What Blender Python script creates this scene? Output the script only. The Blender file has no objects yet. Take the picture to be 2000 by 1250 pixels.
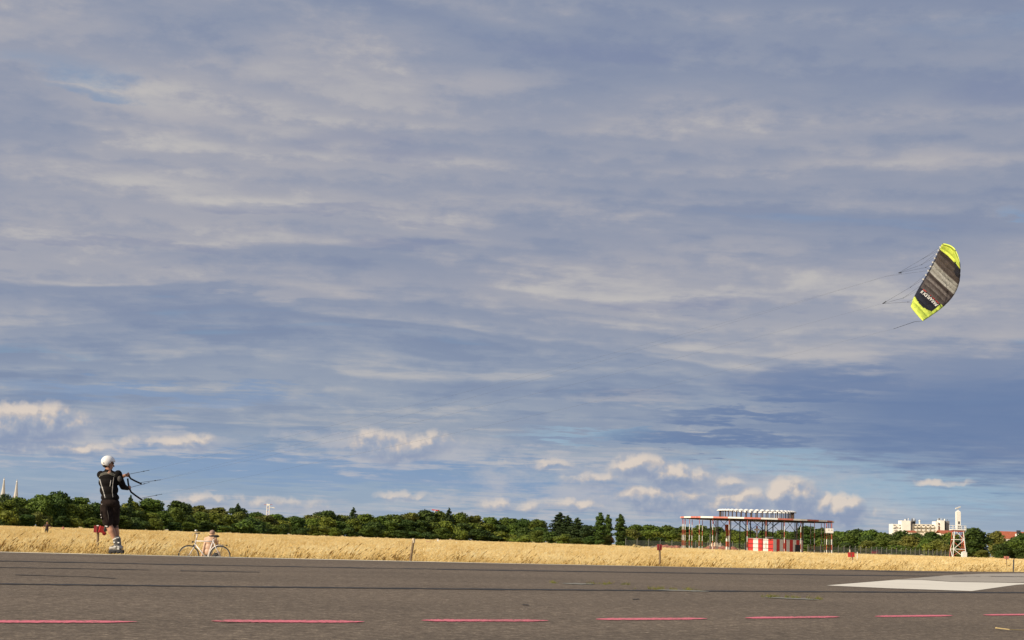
import bpy, bmesh, math, random
import numpy as np
from mathutils import Vector, Matrix, Euler, Quaternion, noise as mnoise
random.seed(7); np.random.seed(7)
S = bpy.context.scene
COL = S.collection
R = math.radians

# ------------------------------------------------------------------ camera
EYE = 0.53                     # the photographer crouches at the runway
FPX, W0, H0 = 3000.0, 2000.0, 1250.0
PITCH = math.atan(431.0 / FPX); ROLL = math.atan(0.0325)
fw = Vector((0, math.cos(PITCH), math.sin(PITCH)))
r0 = Vector((1, 0, 0)); u0 = Vector((0, -math.sin(PITCH), math.cos(PITCH)))
cr = r0 * math.cos(ROLL) + u0 * math.sin(ROLL)
cu = u0 * math.cos(ROLL) - r0 * math.sin(ROLL)
cam_d = bpy.data.cameras.new('camera'); cam = bpy.data.objects.new('camera', cam_d); COL.objects.link(cam)
cam_d.sensor_width = 36.0; cam_d.lens = 36.0 * FPX / W0
cam_d.clip_start = 0.05; cam_d.clip_end = 30000
m = Matrix((cr, cu, -fw)).transposed().to_4x4(); m.translation = (0, 0, EYE)
cam.matrix_world = m
S.camera = cam
S.render.resolution_x, S.render.resolution_y = 1024, 640

def ray(px, py):
    return fw * FPX + cr * (px - W0 / 2) - cu * (py - H0 / 2)
def at(px, py, depth):          # point in the place at a given distance down the field
    d = ray(px, py); return Vector((0, 0, EYE)) + d * (depth / d.y)
def gp(px, py, z=0.0):          # point on a level surface
    d = ray(px, py); return Vector((0, 0, EYE)) + d * ((z - EYE) / d.z)
def hor(px):                    # picture height of the horizon
    return 625 + (431.0 / math.cos(ROLL)) + (px - 1000) * 0.0325
def xof(px, depth): return at(px, hor(px), depth).x

# ------------------------------------------------------------------ sky, sun, exposure
SUN_AZ, SUN_EL = R(-122), R(25)
sun_dir = Vector((math.cos(SUN_EL) * math.sin(SUN_AZ), math.cos(SUN_EL) * math.cos(SUN_AZ), math.sin(SUN_EL)))
sd = bpy.data.lights.new('sun', 'SUN'); sun = bpy.data.objects.new('sun', sd); COL.objects.link(sun)
sd.energy = 5.0; sd.angle = R(0.5); sd.color = (1.0, 0.86, 0.66)
sun.rotation_euler = sun_dir.to_track_quat('Z', 'Y').to_euler()
S.view_settings.view_transform = 'Standard'; S.view_settings.look = 'None'
S.view_settings.exposure = 0.15; S.view_settings.gamma = 1.0; S.view_settings.use_curve_mapping = False

class NT:                       # small node-tree writer
    def __init__(s, tree): s.t = tree; s.n = tree.nodes; s.l = tree.links
    def node(s, typ, **kw):
        nd = s.n.new(typ)
        for k, v in kw.items(): setattr(nd, k, v)
        return nd
    def link(s, a, b): s.l.new(a, b)
    def put(s, sock, v):
        if hasattr(v, 'is_output') or isinstance(v, bpy.types.NodeSocket): s.l.new(v, sock)
        elif v is not None: sock.default_value = v
    def math(s, op, a, b=None, c=None, clamp=False):
        nd = s.n.new('ShaderNodeMath'); nd.operation = op; nd.use_clamp = clamp
        s.put(nd.inputs[0], a); s.put(nd.inputs[1], b); s.put(nd.inputs[2], c)
        return nd.outputs[0]
    def vmath(s, op, a, b=None):
        nd = s.n.new('ShaderNodeVectorMath'); nd.operation = op
        s.put(nd.inputs[0], a); s.put(nd.inputs[1], b); return nd.outputs[0]
    def comb(s, x, y, z):
        nd = s.n.new('ShaderNodeCombineXYZ')
        s.put(nd.inputs[0], x); s.put(nd.inputs[1], y); s.put(nd.inputs[2], z); return nd.outputs[0]
    def sep(s, v):
        nd = s.n.new('ShaderNodeSeparateXYZ'); s.l.new(v, nd.inputs[0]); return nd.outputs
    def noise(s, vec, scale, detail=4, rough=0.5, dist=0.0, lac=2.0, dim='3D'):
        nd = s.n.new('ShaderNodeTexNoise'); nd.noise_dimensions = dim; s.put(nd.inputs['Vector'], vec)
        nd.inputs['Scale'].default_value = scale; nd.inputs['Detail'].default_value = detail
        nd.inputs['Roughness'].default_value = rough; nd.inputs['Distortion'].default_value = dist
        nd.inputs['Lacunarity'].default_value = lac
        return nd.outputs[0]
    def smooth(s, v, a, b, lo=0.0, hi=1.0):
        nd = s.n.new('ShaderNodeMapRange'); nd.interpolation_type = 'SMOOTHSTEP'
        s.put(nd.inputs[0], v); s.put(nd.inputs[1], a); s.put(nd.inputs[2], b)
        s.put(nd.inputs[3], lo); s.put(nd.inputs[4], hi); return nd.outputs[0]
    def mix(s, f, a, b):
        nd = s.n.new('ShaderNodeMix'); nd.data_type = 'RGBA'
        s.put(nd.inputs[0], f); s.put(nd.inputs[6], a if not isinstance(a, tuple) else (*a[:3], 1)); s.put(nd.inputs[7], b if not isinstance(b, tuple) else (*b[:3], 1))
        return nd.outputs[2]
    def ramp(s, f, stops):
        nd = s.n.new('ShaderNodeValToRGB'); s.l.new(f, nd.inputs[0]); e = nd.color_ramp.elements
        while len(e) < len(stops): e.new(0.5)
        for el, (p, c) in zip(e, stops): el.position = p; el.color = (*c[:3], 1)
        return nd.outputs[0]
def lin(r, g, b):               # sRGB 0..255 -> linear
    return tuple((c / 255 / 12.92) if c <= 10 else ((c / 255 + 0.055) / 1.055) ** 2.4 for c in (r, g, b))

world = bpy.data.worlds.new('World'); S.world = world; world.use_nodes = True
T = NT(world.node_tree); T.n.clear()
tc = T.node('ShaderNodeTexCoord'); gx, gy, gz = T.sep(tc.outputs['Generated'])
sky = T.node('ShaderNodeTexSky', sky_type='NISHITA'); sky.sun_disc = False
sky.sun_elevation = SUN_EL; sky.sun_rotation = SUN_AZ; sky.air_density = 1.0; sky.dust_density = 1.5; sky.ozone_density = 2.0
clear = T.vmath('MULTIPLY', sky.outputs[0], (0.09, 0.09, 0.09))
zc = T.math('MAXIMUM', gz, 0.0)
az = T.math('ARCTAN2', gx, gy)                        # radians, 0 = down the field
el = T.math('ARCSINE', zc)
# high layered cloud sheet, seen in perspective
den = T.math('ADD', zc, 0.055)
P = T.comb(T.math('DIVIDE', gx, den), T.math('DIVIDE', gy, den), 0.0)
wv = T.noise(P, 0.5, 2, 0.5, dim='2D')
Pw = T.vmath('ADD', T.vmath('MULTIPLY', P, (0.50, 1.0, 1.0)), T.comb(0.0, T.math('MULTIPLY', wv, 0.9), 0.0))
n1 = T.noise(Pw, 1.25, 5, 0.50, dim='2D')
n2 = T.noise(T.vmath('ADD', T.vmath('MULTIPLY', P, (0.85, 1.0, 1.0)), (7.3, 2.1, 0)), 3.2, 6, 0.60, dim='2D')
n3 = T.noise(T.vmath('ADD', P, (-3.3, 9.1, 0)), 0.40, 2, 0.5, dim='2D')
AE = T.comb(az, el, 0.0)
n5 = T.noise(T.vmath('MULTIPLY', AE, (1.0, 2.2, 0.0)), 30, 5, 0.62, dim='2D')
tone = T.math('ADD', T.math('ADD', T.math('ADD', T.math('MULTIPLY', n1, 0.50), T.math('MULTIPLY', n2, 0.24)), T.math('MULTIPLY', n3, 0.16)), T.math('MULTIPLY', n5, 0.16))
# undulating rolls of the sheet: bands with lit upper and shaded lower sides
ph = T.math('ADD', T.math('ADD', T.math('MULTIPLY', el, 34.0), T.math('MULTIPLY', n3, 5.0)), T.math('ADD', T.math('MULTIPLY', n1, 2.6), T.math('MULTIPLY', az, 1.2)))
roll = T.math('MULTIPLY', T.math('SINE', T.math('MULTIPLY', ph, 6.2832)), T.math('MULTIPLY', T.smooth(n2, 0.35, 0.65), 0.050))
roll2 = T.math('MULTIPLY', T.math('SINE', T.math('MULTIPLY', T.math('ADD', T.math('MULTIPLY', ph, 1.9), T.math('MULTIPLY', n5, 1.6)), 6.2832)), 0.015)
tone = T.math('ADD', T.math('ADD', tone, roll), roll2)
tk = T.smooth(tone, 0.33, 0.76)
sheet = T.ramp(tk, [(0.0, lin(128, 140, 167)), (0.25, lin(141, 150, 171)), (0.5, lin(153, 158, 174)), (0.72, lin(166, 167, 177)), (1.0, lin(190, 187, 186))])
low = T.ramp(tk, [(0.0, lin(124, 140, 168)), (0.3, lin(138, 152, 175)), (0.6, lin(151, 162, 179)), (1.0, lin(182, 182, 185))])
elw = T.math('ADD', el, T.math('MULTIPLY', T.math('SUBTRACT', n3, 0.5), 0.08))
sheet = T.mix(T.smooth(elw, 0.05, 0.19), low, sheet)
def dirof(px, py):
    d = ray(px, py).normalized(); return math.atan2(d.x, d.y), math.asin(d.z)
def blob(px, py, rx, ry, src_=None):            # soft patch of sky, 1 in the middle, negative outside
    a0, e0 = dirof(px, py); sx, sy = FPX / rx, FPX / ry
    nd = T.node('ShaderNodeVectorMath', operation='MULTIPLY_ADD'); T.link(src_ if src_ is not None else AE, nd.inputs[0])
    nd.inputs[1].default_value = (sx, sy, 0); nd.inputs[2].default_value = (-a0 * sx, -e0 * sy, 0)
    dt = T.node('ShaderNodeVectorMath', operation='DOT_PRODUCT'); T.link(nd.outputs[0], dt.inputs[0]); T.link(nd.outputs[0], dt.inputs[1])
    return T.math('SUBTRACT', 1.0, dt.outputs['Value'])
def tot(lst):
    o = lst[0]
    for q in lst[1:]: o = T.math('MAXIMUM', o, q)
    return o
# patches warped by the cloud pattern so that their edges are torn like the sheet
AW = T.vmath('ADD', AE, T.comb(T.math('MULTIPLY', T.math('SUBTRACT', n5, 0.5), 0.05), T.math('MULTIPLY', T.math('SUBTRACT', n2, 0.5), 0.035), 0.0))
light_p = T.smooth(T.math('ADD', tot([blob(370, 225, 140, 26, AW), blob(1450, 478, 150, 26, AW), blob(1843, 290, 70, 24, AW), blob(1230, 775, 130, 16, AW), blob(640, 330, 160, 18, AW), blob(1940, 640, 130, 40, AW), blob(1000, 160, 180, 26, AW), blob(1620, 690, 150, 26, AW), blob(560, 560, 260, 18, AW)]), T.math('MULTIPLY', T.math('SUBTRACT', n2, 0.5), 2.5)), -0.2, 1.3)
sheet = T.mix(T.math('MULTIPLY', light_p, 0.4), sheet, lin(180, 177, 181))
dark_p = T.smooth(T.math('ADD', tot([blob(720, 285, 200, 26, AW), blob(620, 410, 260, 14, AW), blob(1150, 105, 260, 26, AW), blob(1930, 175, 120, 40, AW), blob(1350, 590, 260, 20, AW), blob(820, 470, 150, 14, AW), blob(250, 480, 240, 14, AW)]), T.math('MULTIPLY', T.math('SUBTRACT', n2, 0.5), 2.5)), -0.2, 1.4)
sheet = T.mix(T.math('MULTIPLY', dark_p, 0.5), sheet, lin(122, 134, 166))
# holes in the sheet
hb = T.smooth(T.math('ADD', tot([blob(90, 125, 190, 36, AW), blob(150, 172, 120, 14, AW), blob(40, 682, 170, 14, AW), blob(1985, 412, 60, 14, AW)]), T.math('MULTIPLY', T.math('SUBTRACT', n2, 0.52), 4.0)), 0.2, 1.6)
hole = T.math('MAXIMUM', T.math('MULTIPLY', T.smooth(n1, 0.26, 0.34, 1.0, 0.0), 0.35), T.math('MULTIPLY', hb, 0.65))
gap_col = T.mix(0.45, clear, lin(122, 160, 206))
base = T.mix(hole, sheet, gap_col)
# clear pale blue band above the horizon, broken by the sheet
band_e = T.math('ADD', el, T.math('MULTIPLY', T.math('SUBTRACT', n1, 0.5), 0.06))
open_ = T.math('MULTIPLY', T.smooth(band_e, 0.080, 0.030), 0.6)
horizon_col = T.ramp(T.smooth(el, 0.0, 0.09), [(0.0, lin(166, 184, 202)), (0.4, lin(146, 174, 202)), (1.0, lin(134, 160, 194))])
horizon_col = T.mix(0.12, horizon_col, clear)
base = T.mix(open_, base, horizon_col)
teal = T.smooth(T.math('ADD', tot([blob(1560, 905, 260, 26, AW), blob(1750, 960, 260, 40, AW), blob(1180, 850, 200, 12, AW)]), T.math('MULTIPLY', T.math('SUBTRACT', n2, 0.5), 1.5)), -0.3, 1.1)
base = T.mix(T.math('MULTIPLY', teal, 0.6), base, lin(154, 184, 204))
# slate-blue rain bank on the right and blue veils lower left
bank = T.smooth(T.math('ADD', tot([blob(1970, 815, 420, 120, AW), blob(1640, 752, 240, 36, AW), blob(1400, 858, 250, 15, AW), blob(1480, 812, 200, 16, AW)]), T.math('MULTIPLY', T.math('SUBTRACT', n2, 0.5), 1.6)), -0.5, 1.0)
base = T.mix(T.math('MULTIPLY', bank, 0.85), base, lin(104, 126, 164))
veil = T.smooth(T.math('ADD', tot([blob(560, 912, 560, 36, AW), blob(1080, 958, 260, 22, AW), blob(300, 770, 300, 20, AW)]), T.math('MULTIPLY', T.math('SUBTRACT', n1, 0.5), 2.0)), -0.4, 1.0)
base = T.mix(T.math('MULTIPLY', veil, 0.5), base, lin(120, 150, 190))
# soft banks of distant cloud the heaps grow out of
soft = T.smooth(T.math('ADD', tot([blob(1330, 958, 420, 62, AW), blob(1540, 990, 260, 56, AW), blob(90, 850, 240, 52, AW), blob(780, 878, 230, 40, AW), blob(480, 990, 300, 20, AW), blob(1000, 985, 260, 22, AW), blob(330, 866, 150, 26, AW), blob(1100, 895, 200, 16, AW)]), T.math('MULTIPLY', T.math('SUBTRACT', T.math('ADD', T.math('MULTIPLY', n5, 0.6), T.math('MULTIPLY', n2, 0.4)), 0.5), 4.5)), -0.5, 1.2)
base = T.mix(T.math('MULTIPLY', soft, 0.62), base, lin(190, 188, 192))
# cumulus: rounded heaps with torn edges; density falls off towards the light at the lit rims
CUM = [(75, 826, 104, 40, 1.5), (10, 840, 120, 32, 1.3), (40, 872, 200, 16, 1.0), (330, 866, 92, 16, 1.1), (385, 860, 40, 16, 1.0), (770, 874, 120, 30, .85), (860, 868, 60, 22, .7),
       (1060, 905, 66, 12, 1), (1240, 912, 74, 22, 1.1), (1325, 932, 70, 26, 1.2), (1410, 944, 44, 18, 1.1), (1170, 934, 62, 20, .9), (1300, 975, 130, 30, 1.2), (1370, 992, 90, 26, 1.2), (1440, 982, 74, 34, 1.7), (1550, 976, 62, 42, 2.0), (1600, 988, 44, 32, 1.6), (1648, 992, 44, 28, 1.7), (1480, 1012, 190, 18, 1.0),
       (1850, 943, 46, 9, .7), (760, 968, 70, 9, .6), (520, 984, 130, 13, .5), (1100, 990, 150, 14, .6), (1725, 1003, 30, 14, .5)]
def puff(src_):
    b = T.noise(src_, 24, 6, 0.56, dim='2D'); c = T.noise(T.vmath('ADD', src_, (3.7, 1.9, 0)), 70, 3, 0.5, dim='2D')
    w_ = T.vmath('ADD', src_, T.comb(T.math('MULTIPLY', T.math('SUBTRACT', b, 0.5), 0.018), T.math('MULTIPLY', T.math('SUBTRACT', c, 0.5), 0.010), 0.0))
    sh_ = None
    for q in CUM:
        v = T.math('MAXIMUM', T.math('MULTIPLY', blob(*q[:4], w_), q[4]), -2.2); sh_ = v if sh_ is None else T.math('MAXIMUM', sh_, v)
    return T.math('ADD', T.math('ADD', sh_, T.math('MULTIPLY', T.math('SUBTRACT', b, 0.55), 3.4)), T.math('MULTIPLY', T.math('SUBTRACT', 0.35, T.math('ABSOLUTE', T.math('MULTIPLY', T.math('SUBTRACT', c, 0.5), 4.0))), 0.35))
SC = T.vmath('MULTIPLY', AE, (1.0, 1.0, 0.0))
c0 = puff(SC); c1 = puff(T.vmath('ADD', SC, (-0.0030, 0.0042, 0.0)))
cmask = T.smooth(c0, -0.6, 0.95)
lit = T.smooth(T.math('SUBTRACT', c0, c1), -0.55, 0.95)
ccol = T.ramp(lit, [(0.0, lin(134, 149, 178)), (0.38, lin(156, 166, 185)), (0.62, lin(178, 178, 186)), (0.85, lin(202, 192, 186)), (1.0, lin(226, 211, 196))])
base = T.mix(T.math('MULTIPLY', cmask, 0.82), base, ccol)
# ground half of the sphere: earth colour
base = T.mix(T.smooth(gz, -0.02, -0.002, 1.0, 0.0), base, lin(120, 112, 96))
bg = T.node('ShaderNodeBackground'); T.link(base, bg.inputs[0]); bg.inputs[1].default_value = 0.90
wo = T.node('ShaderNodeOutputWorld'); T.link(bg.outputs[0], wo.inputs[0])
world.cycles.sampling_method = 'MANUAL'; world.cycles.sample_map_resolution = 512

# ------------------------------------------------------------------ materials
MATS = {}
def mat(name, col, rough=0.7, metal=0.0, var=0.12, scale=8.0, bump=0.0, spec=0.4, coord='Object', build=None):
    if name in MATS: return MATS[name]
    mt = bpy.data.materials.new(name); mt.use_nodes = True; t = NT(mt.node_tree)
    b = t.n['Principled BSDF']; b.inputs['Roughness'].default_value = rough; b.inputs['Metallic'].default_value = metal
    b.inputs['Specular IOR Level'].default_value = spec
    c = t.node('ShaderNodeTexCoord'); v = c.outputs[coord]
    if build: build(t, b, v)
    else:
        n = t.noise(v, scale, 5, 0.6)
        k = t.smooth(n, 0.25, 0.75)
        a = tuple(x * (1 - var) for x in col); d = tuple(min(1, x * (1 + var)) for x in col)
        t.link(t.mix(k, a, d), b.inputs['Base Color'])
        if bump:
            bp = t.node('ShaderNodeBump'); bp.inputs['Strength'].default_value = bump; bp.inputs['Distance'].default_value = 0.02
            t.link(n, bp.inputs['Height']); t.link(bp.outputs[0], b.inputs['Normal'])
    MATS[name] = mt; return mt

# ------------------------------------------------------------------ mesh helpers
class MB:
    def __init__(s): s.v = []; s.f = []; s.m = []; s.mi = 0
    def add(s, vs, fs):
        o = len(s.v); s.v.extend([tuple(v) for v in vs]); s.f.extend([tuple(i + o for i in f) for f in fs]); s.m.extend([s.mi] * len(fs)); return s
    def box(s, c, size, rot=None):
        c = Vector(c); hx, hy, hz = size[0] / 2, size[1] / 2, size[2] / 2
        vs = [Vector((x, y, z)) for x in (-hx, hx) for y in (-hy, hy) for z in (-hz, hz)]
        if rot is not None: vs = [rot @ v for v in vs]
        return s.add([v + c for v in vs], [(0, 1, 3, 2), (4, 6, 7, 5), (0, 4, 5, 1), (2, 3, 7, 6), (0, 2, 6, 4), (1, 5, 7, 3)])
    def tube(s, pts, rad, n=8, cap=True):
        pts = [Vector(p) for p in pts]
        if not hasattr(rad, '__len__'): rad = [rad] * len(pts)
        vs = []; fs = []; side = None
        for i, p in enumerate(pts):
            a = pts[max(i - 1, 0)]; b = pts[min(i + 1, len(pts) - 1)]; d = (b - a)
            d = d.normalized() if d.length > 1e-9 else Vector((0, 0, 1))
            if side is None:
                side = d.orthogonal().normalized()
            else:
                side = (side - d * side.dot(d)); side = side.normalized() if side.length > 1e-6 else d.orthogonal().normalized()
            up = d.cross(side)
            for k in range(n):
                a_ = 2 * math.pi * k / n; vs.append(p + (side * math.cos(a_) + up * math.sin(a_)) * rad[i])
        for i in range(len(pts) - 1):
            for k in range(n):
                fs.append((i * n + k, i * n + (k + 1) % n, (i + 1) * n + (k + 1) % n, (i + 1) * n + k))
        if cap:
            fs.append(tuple(range(n - 1, -1, -1))); fs.append(tuple((len(pts) - 1) * n + k for k in range(n)))
        return s.add(vs, fs)
    def lathe(s, prof, c=(0, 0, 0), n=24, axis=None):
        c = Vector(c); q = Vector((0, 0, 1)).rotation_difference(Vector(axis)) if axis is not None else Quaternion()
        vs = []; fs = []
        for r_, z in prof:
            for k in range(n):
                a = 2 * math.pi * k / n; vs.append(c + q @ Vector((r_ * math.cos(a), r_ * math.sin(a), z)))
        for i in range(len(prof) - 1):
            for k in range(n):
                fs.append((i * n + k, i * n + (k + 1) % n, (i + 1) * n + (k + 1) % n, (i + 1) * n + k))
        fs.append(tuple(range(n - 1, -1, -1))); fs.append(tuple((len(prof) - 1) * n + k for k in range(n)))
        return s.add(vs, fs)
    def ball(s, c, r, n=14, rot=None):
        c = Vector(c); r = (r, r, r) if not hasattr(r, '__len__') else r
        vs = []; fs = []; h = n // 2
        for i in range(1, h):
            t = math.pi * i / h
            for k in range(n):
                a = 2 * math.pi * k / n; v = Vector((r[0] * math.sin(t) * math.cos(a), r[1] * math.sin(t) * math.sin(a), r[2] * math.cos(t)))
                vs.append(v)
        top = len(vs); vs += [Vector((0, 0, r[2])), Vector((0, 0, -r[2]))]
        for i in range(h - 2):
            for k in range(n): fs.append((i * n + k, (i + 1) * n + k, (i + 1) * n + (k + 1) % n, i * n + (k + 1) % n))
        for k in range(n):
            fs.append((top, k, (k + 1) % n)); fs.append((top + 1, (h - 2) * n + (k + 1) % n, (h - 2) * n + k))
        if rot is not None: vs = [rot @ v for v in vs]
        return s.add([v + c for v in vs], fs)
    def limb(s, pts, rad, n=14):        # tapered, rounded chain for bodies
        pts = [Vector(p) for p in pts]
        for i in range(len(pts) - 1):
            s.tube([pts[i], pts[i + 1]], [rad[i], rad[i + 1]], n)
        for p, r_ in zip(pts, rad): s.ball(p, r_, n)
        return s
    def mesh(s, name, mats, smooth=False):
        me = bpy.data.meshes.new(name); me.from_pydata(s.v, [], s.f)
        for mt in (mats if isinstance(mats, (list, tuple)) else [mats]): me.materials.append(mt)
        if any(s.m): me.polygons.foreach_set('material_index', s.m)
        if smooth: me.polygons.foreach_set('use_smooth', [True] * len(s.f))
        me.update(); return me
    def build(s, name, mats, parent=None, smooth=False):
        return put(name, s.mesh(name, mats, smooth), parent)
def put(name, me, parent=None):
    o = bpy.data.objects.new(name, me); COL.objects.link(o)
    if parent is not None: o.parent = parent; o.matrix_parent_inverse = Matrix.Translation(parent.location).inverted() if parent.rotation_euler == Euler((0, 0, 0)) else Matrix()
    return o
def tag(o, label, cat, group=None):
    o['label'] = label; o['category'] = cat
    if group: o['group'] = group
    return o
def thing(name, label, cat, loc, group=None):
    o = bpy.data.objects.new(name, None); COL.objects.link(o); o.location = loc; o.empty_display_size = 0.2
    return tag(o, label, cat, group)
def structure(o): o['kind'] = 'structure'; return o
def stuff(o): o['kind'] = 'stuff'; return o
def remeshed(mb, voxel, smooth_it=2):   # one continuous skin from overlapping volumes
    me = mb.mesh('tmp', mat('plain', (0.5, 0.5, 0.5)))
    o = bpy.data.objects.new('tmp', me); COL.objects.link(o)
    md = o.modifiers.new('r', 'REMESH'); md.mode = 'VOXEL'; md.voxel_size = voxel
    sm = o.modifiers.new('s', 'SMOOTH'); sm.iterations = smooth_it; sm.factor = 0.5
    dg = bpy.context.evaluated_depsgraph_get(); ev = o.evaluated_get(dg)
    out = bpy.data.meshes.new_from_object(ev); COL.objects.unlink(o); bpy.data.objects.remove(o); bpy.data.meshes.remove(me)
    out.materials.clear(); out.polygons.foreach_set('use_smooth', [True] * len(out.polygons)); return out

# ------------------------------------------------------------------ ground, runway
E0, E1, E2 = gp(0, 1079.0), gp(1000, 1101.3), gp(2000, 1118.3)
ed = (E2 - E0); elen = ed.length; ed.normalize(); en = Vector((-ed.y, ed.x, 0))
rm = (E1 - E0).dot(ed); qm = (E1 - E0).dot(en)
kq = qm / (rm * (rm - elen))
def edge_q(r):
    if r < 0: return kq * (-elen) * r
    if r > elen: return kq * elen * (r - elen)
    return kq * r * (r - elen)
def rq(x, y):
    d = Vector((x - E0.x, y - E0.y, 0)); r = d.dot(ed); return r, d.dot(en) - edge_q(r)
def xy(r, q):
    p = E0 + ed * r + en * (q + edge_q(r)); return p.x, p.y
def sstep(a, b, x):
    t = min(1, max(0, (x - a) / (b - a))); return t * t * (3 - 2 * t)
def ground_z(x, y):
    r, q = rq(x, y)
    if q < 0.6: return -0.3
    if q < 1.32: return -0.07
    z = -0.07 - 0.63 * sstep(1.2, 9.0, q)
    z += 0.45 * sstep(110, 180, y) + 0.05 * mnoise.noise((x * 0.13, y * 0.13, 0)) * sstep(6, 14, q)
    return z
def g(x, y): return Vector((x, y, ground_z(x, y)))

def m_field(t, b, v):
    n = t.noise(v, 0.35, 8, 0.65); n2 = t.noise(v, 3.0, 6, 0.7); n4 = t.noise(v, 0.03, 4, 0.5)
    k = t.math('ADD', t.math('MULTIPLY', n, 0.5), t.math('MULTIPLY', n2, 0.5))
    c = t.ramp(t.smooth(k, 0.3, 0.7), [(0, (0.32, 0.22, 0.08)), (0.5, (0.60, 0.45, 0.19)), (1, (0.80, 0.66, 0.36))])
    c = t.mix(t.smooth(n4, 0.55, 0.75, 0, 0.45), c, (0.30, 0.20, 0.06))
    t.link(c, b.inputs['Base Color']); b.inputs['Roughness'].default_value = 0.95; b.inputs['Specular IOR Level'].default_value = 0.1
    bp = t.node('ShaderNodeBump'); bp.inputs['Strength'].default_value = 0.8; bp.inputs['Distance'].default_value = 0.25
    t.link(n2, bp.inputs['Height']); t.link(bp.outputs[0], b.inputs['Normal'])
field_mat = mat('dry_meadow_soil', (0.4, 0.3, 0.1), build=m_field)
qs = [-6000, -800, -66, -62, -30, 0, 0.59, 0.61, 1.31, 1.33, 2.5, 4, 5.5, 7, 8.5, 10, 13, 17, 22, 28, 36, 46, 58, 72, 88, 105, 125, 150, 190, 250, 350, 600, 1200, 3000, 9000]
rs = [-9000, -2500, -1000, -500, -300] + [(-200 + i * 12.5) for i in range(49)] + [500, 700, 1200, 3000, 9000]
vs = []; fs = []
for r_ in rs:
    for q_ in qs:
        x, y = xy(r_, q_); vs.append((x, y, ground_z(x, y)))
nq = len(qs)
for i in range(len(rs) - 1):
    for j in range(nq - 1): fs.append((i * nq + j, i * nq + j + 1, (i + 1) * nq + j + 1, (i + 1) * nq + j))
MG = MB().add(vs, [f[::-1] for f in fs]); ground = structure(MG.build('ground', field_mat, smooth=True))

def m_asphalt(t, b, v):
    fine = t.noise(v, 40, 3, 0.75); mid = t.noise(v, 11, 5, 0.75); big = t.noise(v, 0.25, 6, 0.6)
    rot = t.node('ShaderNodeVectorRotate', rotation_type='Z_AXIS'); t.link(v, rot.inputs['Vector']); rot.inputs['Angle'].default_value = -math.atan2(ed.y, ed.x)
    st = t.noise(t.vmath('MULTIPLY', rot.outputs[0], (0.02, 0.9, 1.0)), 1.0, 5, 0.6)
    vo = t.node('ShaderNodeTexVoronoi'); t.link(v, vo.inputs['Vector']); vo.inputs['Scale'].default_value = 42
    k = t.math('ADD', t.math('MULTIPLY', fine, 0.5), t.math('MULTIPLY', mid, 0.5))
    c = t.ramp(t.smooth(k, 0.36, 0.64), [(0, (0.074, 0.057, 0.041)), (0.5, (0.142, 0.111, 0.081)), (0.85, (0.222, 0.178, 0.130)), (1, (0.40, 0.325, 0.235))])
    f = t.math('ADD', t.smooth(big, 0.3, 0.7, -0.12, 0.12), t.smooth(st, 0.3, 0.7, -0.07, 0.07))
    f = t.math('ADD', f, 1.0)
    c = t.vmath('MULTIPLY', c, t.comb(f, f, f))
    # gravel chips that have come to the surface
    chip = t.smooth(vo.outputs['Distance'], 0.16, 0.10, 0.0, 0.55)
    chip = t.math('MULTIPLY', chip, t.smooth(t.noise(v, 9, 2), 0.5, 0.62))
    c = t.mix(chip, c, (0.36, 0.33, 0.27))
    t.link(c, b.inputs['Base Color']); b.inputs['Roughness'].default_value = 0.9; b.inputs['Specular IOR Level'].default_value = 0.25
    bp = t.node('ShaderNodeBump'); bp.inputs['Strength'].default_value = 0.7; bp.inputs['Distance'].default_value = 0.012
    t.link(k, bp.inputs['Height']); t.link(bp.outputs[0], b.inputs['Normal'])
asphalt = mat('weathered_asphalt', (0.13, 0.12, 0.1), build=m_asphalt)
rr = [-700, -300] + [-150 + 10 * i for i in range(41)] + [400, 900]
prof = [(-60, -0.25), (-60, 0.0), (-30, 0.0), (-10, 0), (0, 0.0), (0.95, -0.006), (1.3, -0.03), (1.3, -0.12)]
vs = []; fs = []
for r_ in rr:
    for q_, z_ in prof: x, y = xy(r_, q_); vs.append((x, y, z_))
n_ = len(prof)
for i in range(len(rr) - 1):
    for j in range(n_ - 1): fs.append((i * n_ + j, (i + 1) * n_ + j, (i + 1) * n_ + j + 1, i * n_ + j + 1))
runway = structure(MB().add(vs, fs).build('runway', asphalt))

def m_paint(col, worn, thr=0.5, soft=0.1, nsc=9):
    def f(t, b, v):
        n = t.noise(v, nsc, 8, 0.75); n2 = t.noise(v, 60, 3, 0.7); n5 = t.noise(v, 0.9, 5, 0.6)
        k = t.math('ADD', t.math('ADD', t.math('MULTIPLY', n, 0.45), t.math('MULTIPLY', n2, 0.3)), t.math('MULTIPLY', n5, 0.25))
        w = t.smooth(k, thr, thr + soft)
        a = t.mix(n5, tuple(c * 0.8 for c in col), tuple(min(1, c * 1.1) for c in col))
        t.link(t.mix(w, a, worn), b.inputs['Base Color']); b.inputs['Roughness'].default_value = 0.85; b.inputs['Specular IOR Level'].default_value = 0.2
    return f
pink = mat('pink_spray_paint', (0.7, 0.1, 0.2), build=m_paint((0.78, 0.20, 0.26), (0.19, 0.115, 0.09), 0.50, 0.07, 22))
whitep = mat('runway_white_paint', (0.7, 0.7, 0.6), build=m_paint((0.80, 0.76, 0.66), (0.40, 0.37, 0.31), 0.55, 0.12, 3))
greyp = mat('worn_runway_paint', (0.3, 0.3, 0.3), build=m_paint((0.44, 0.40, 0.34), (0.20, 0.175, 0.145), 0.48, 0.16, 3))
edgep = mat('edge_line_paint', (0.7, 0.7, 0.6), build=m_paint((0.84, 0.79, 0.63), (0.42, 0.37, 0.27), 0.64, 0.1, 4))
seam_m = mat('seam_tar', (0.022, 0.02, 0.018), rough=0.7, var=0.3)
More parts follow.
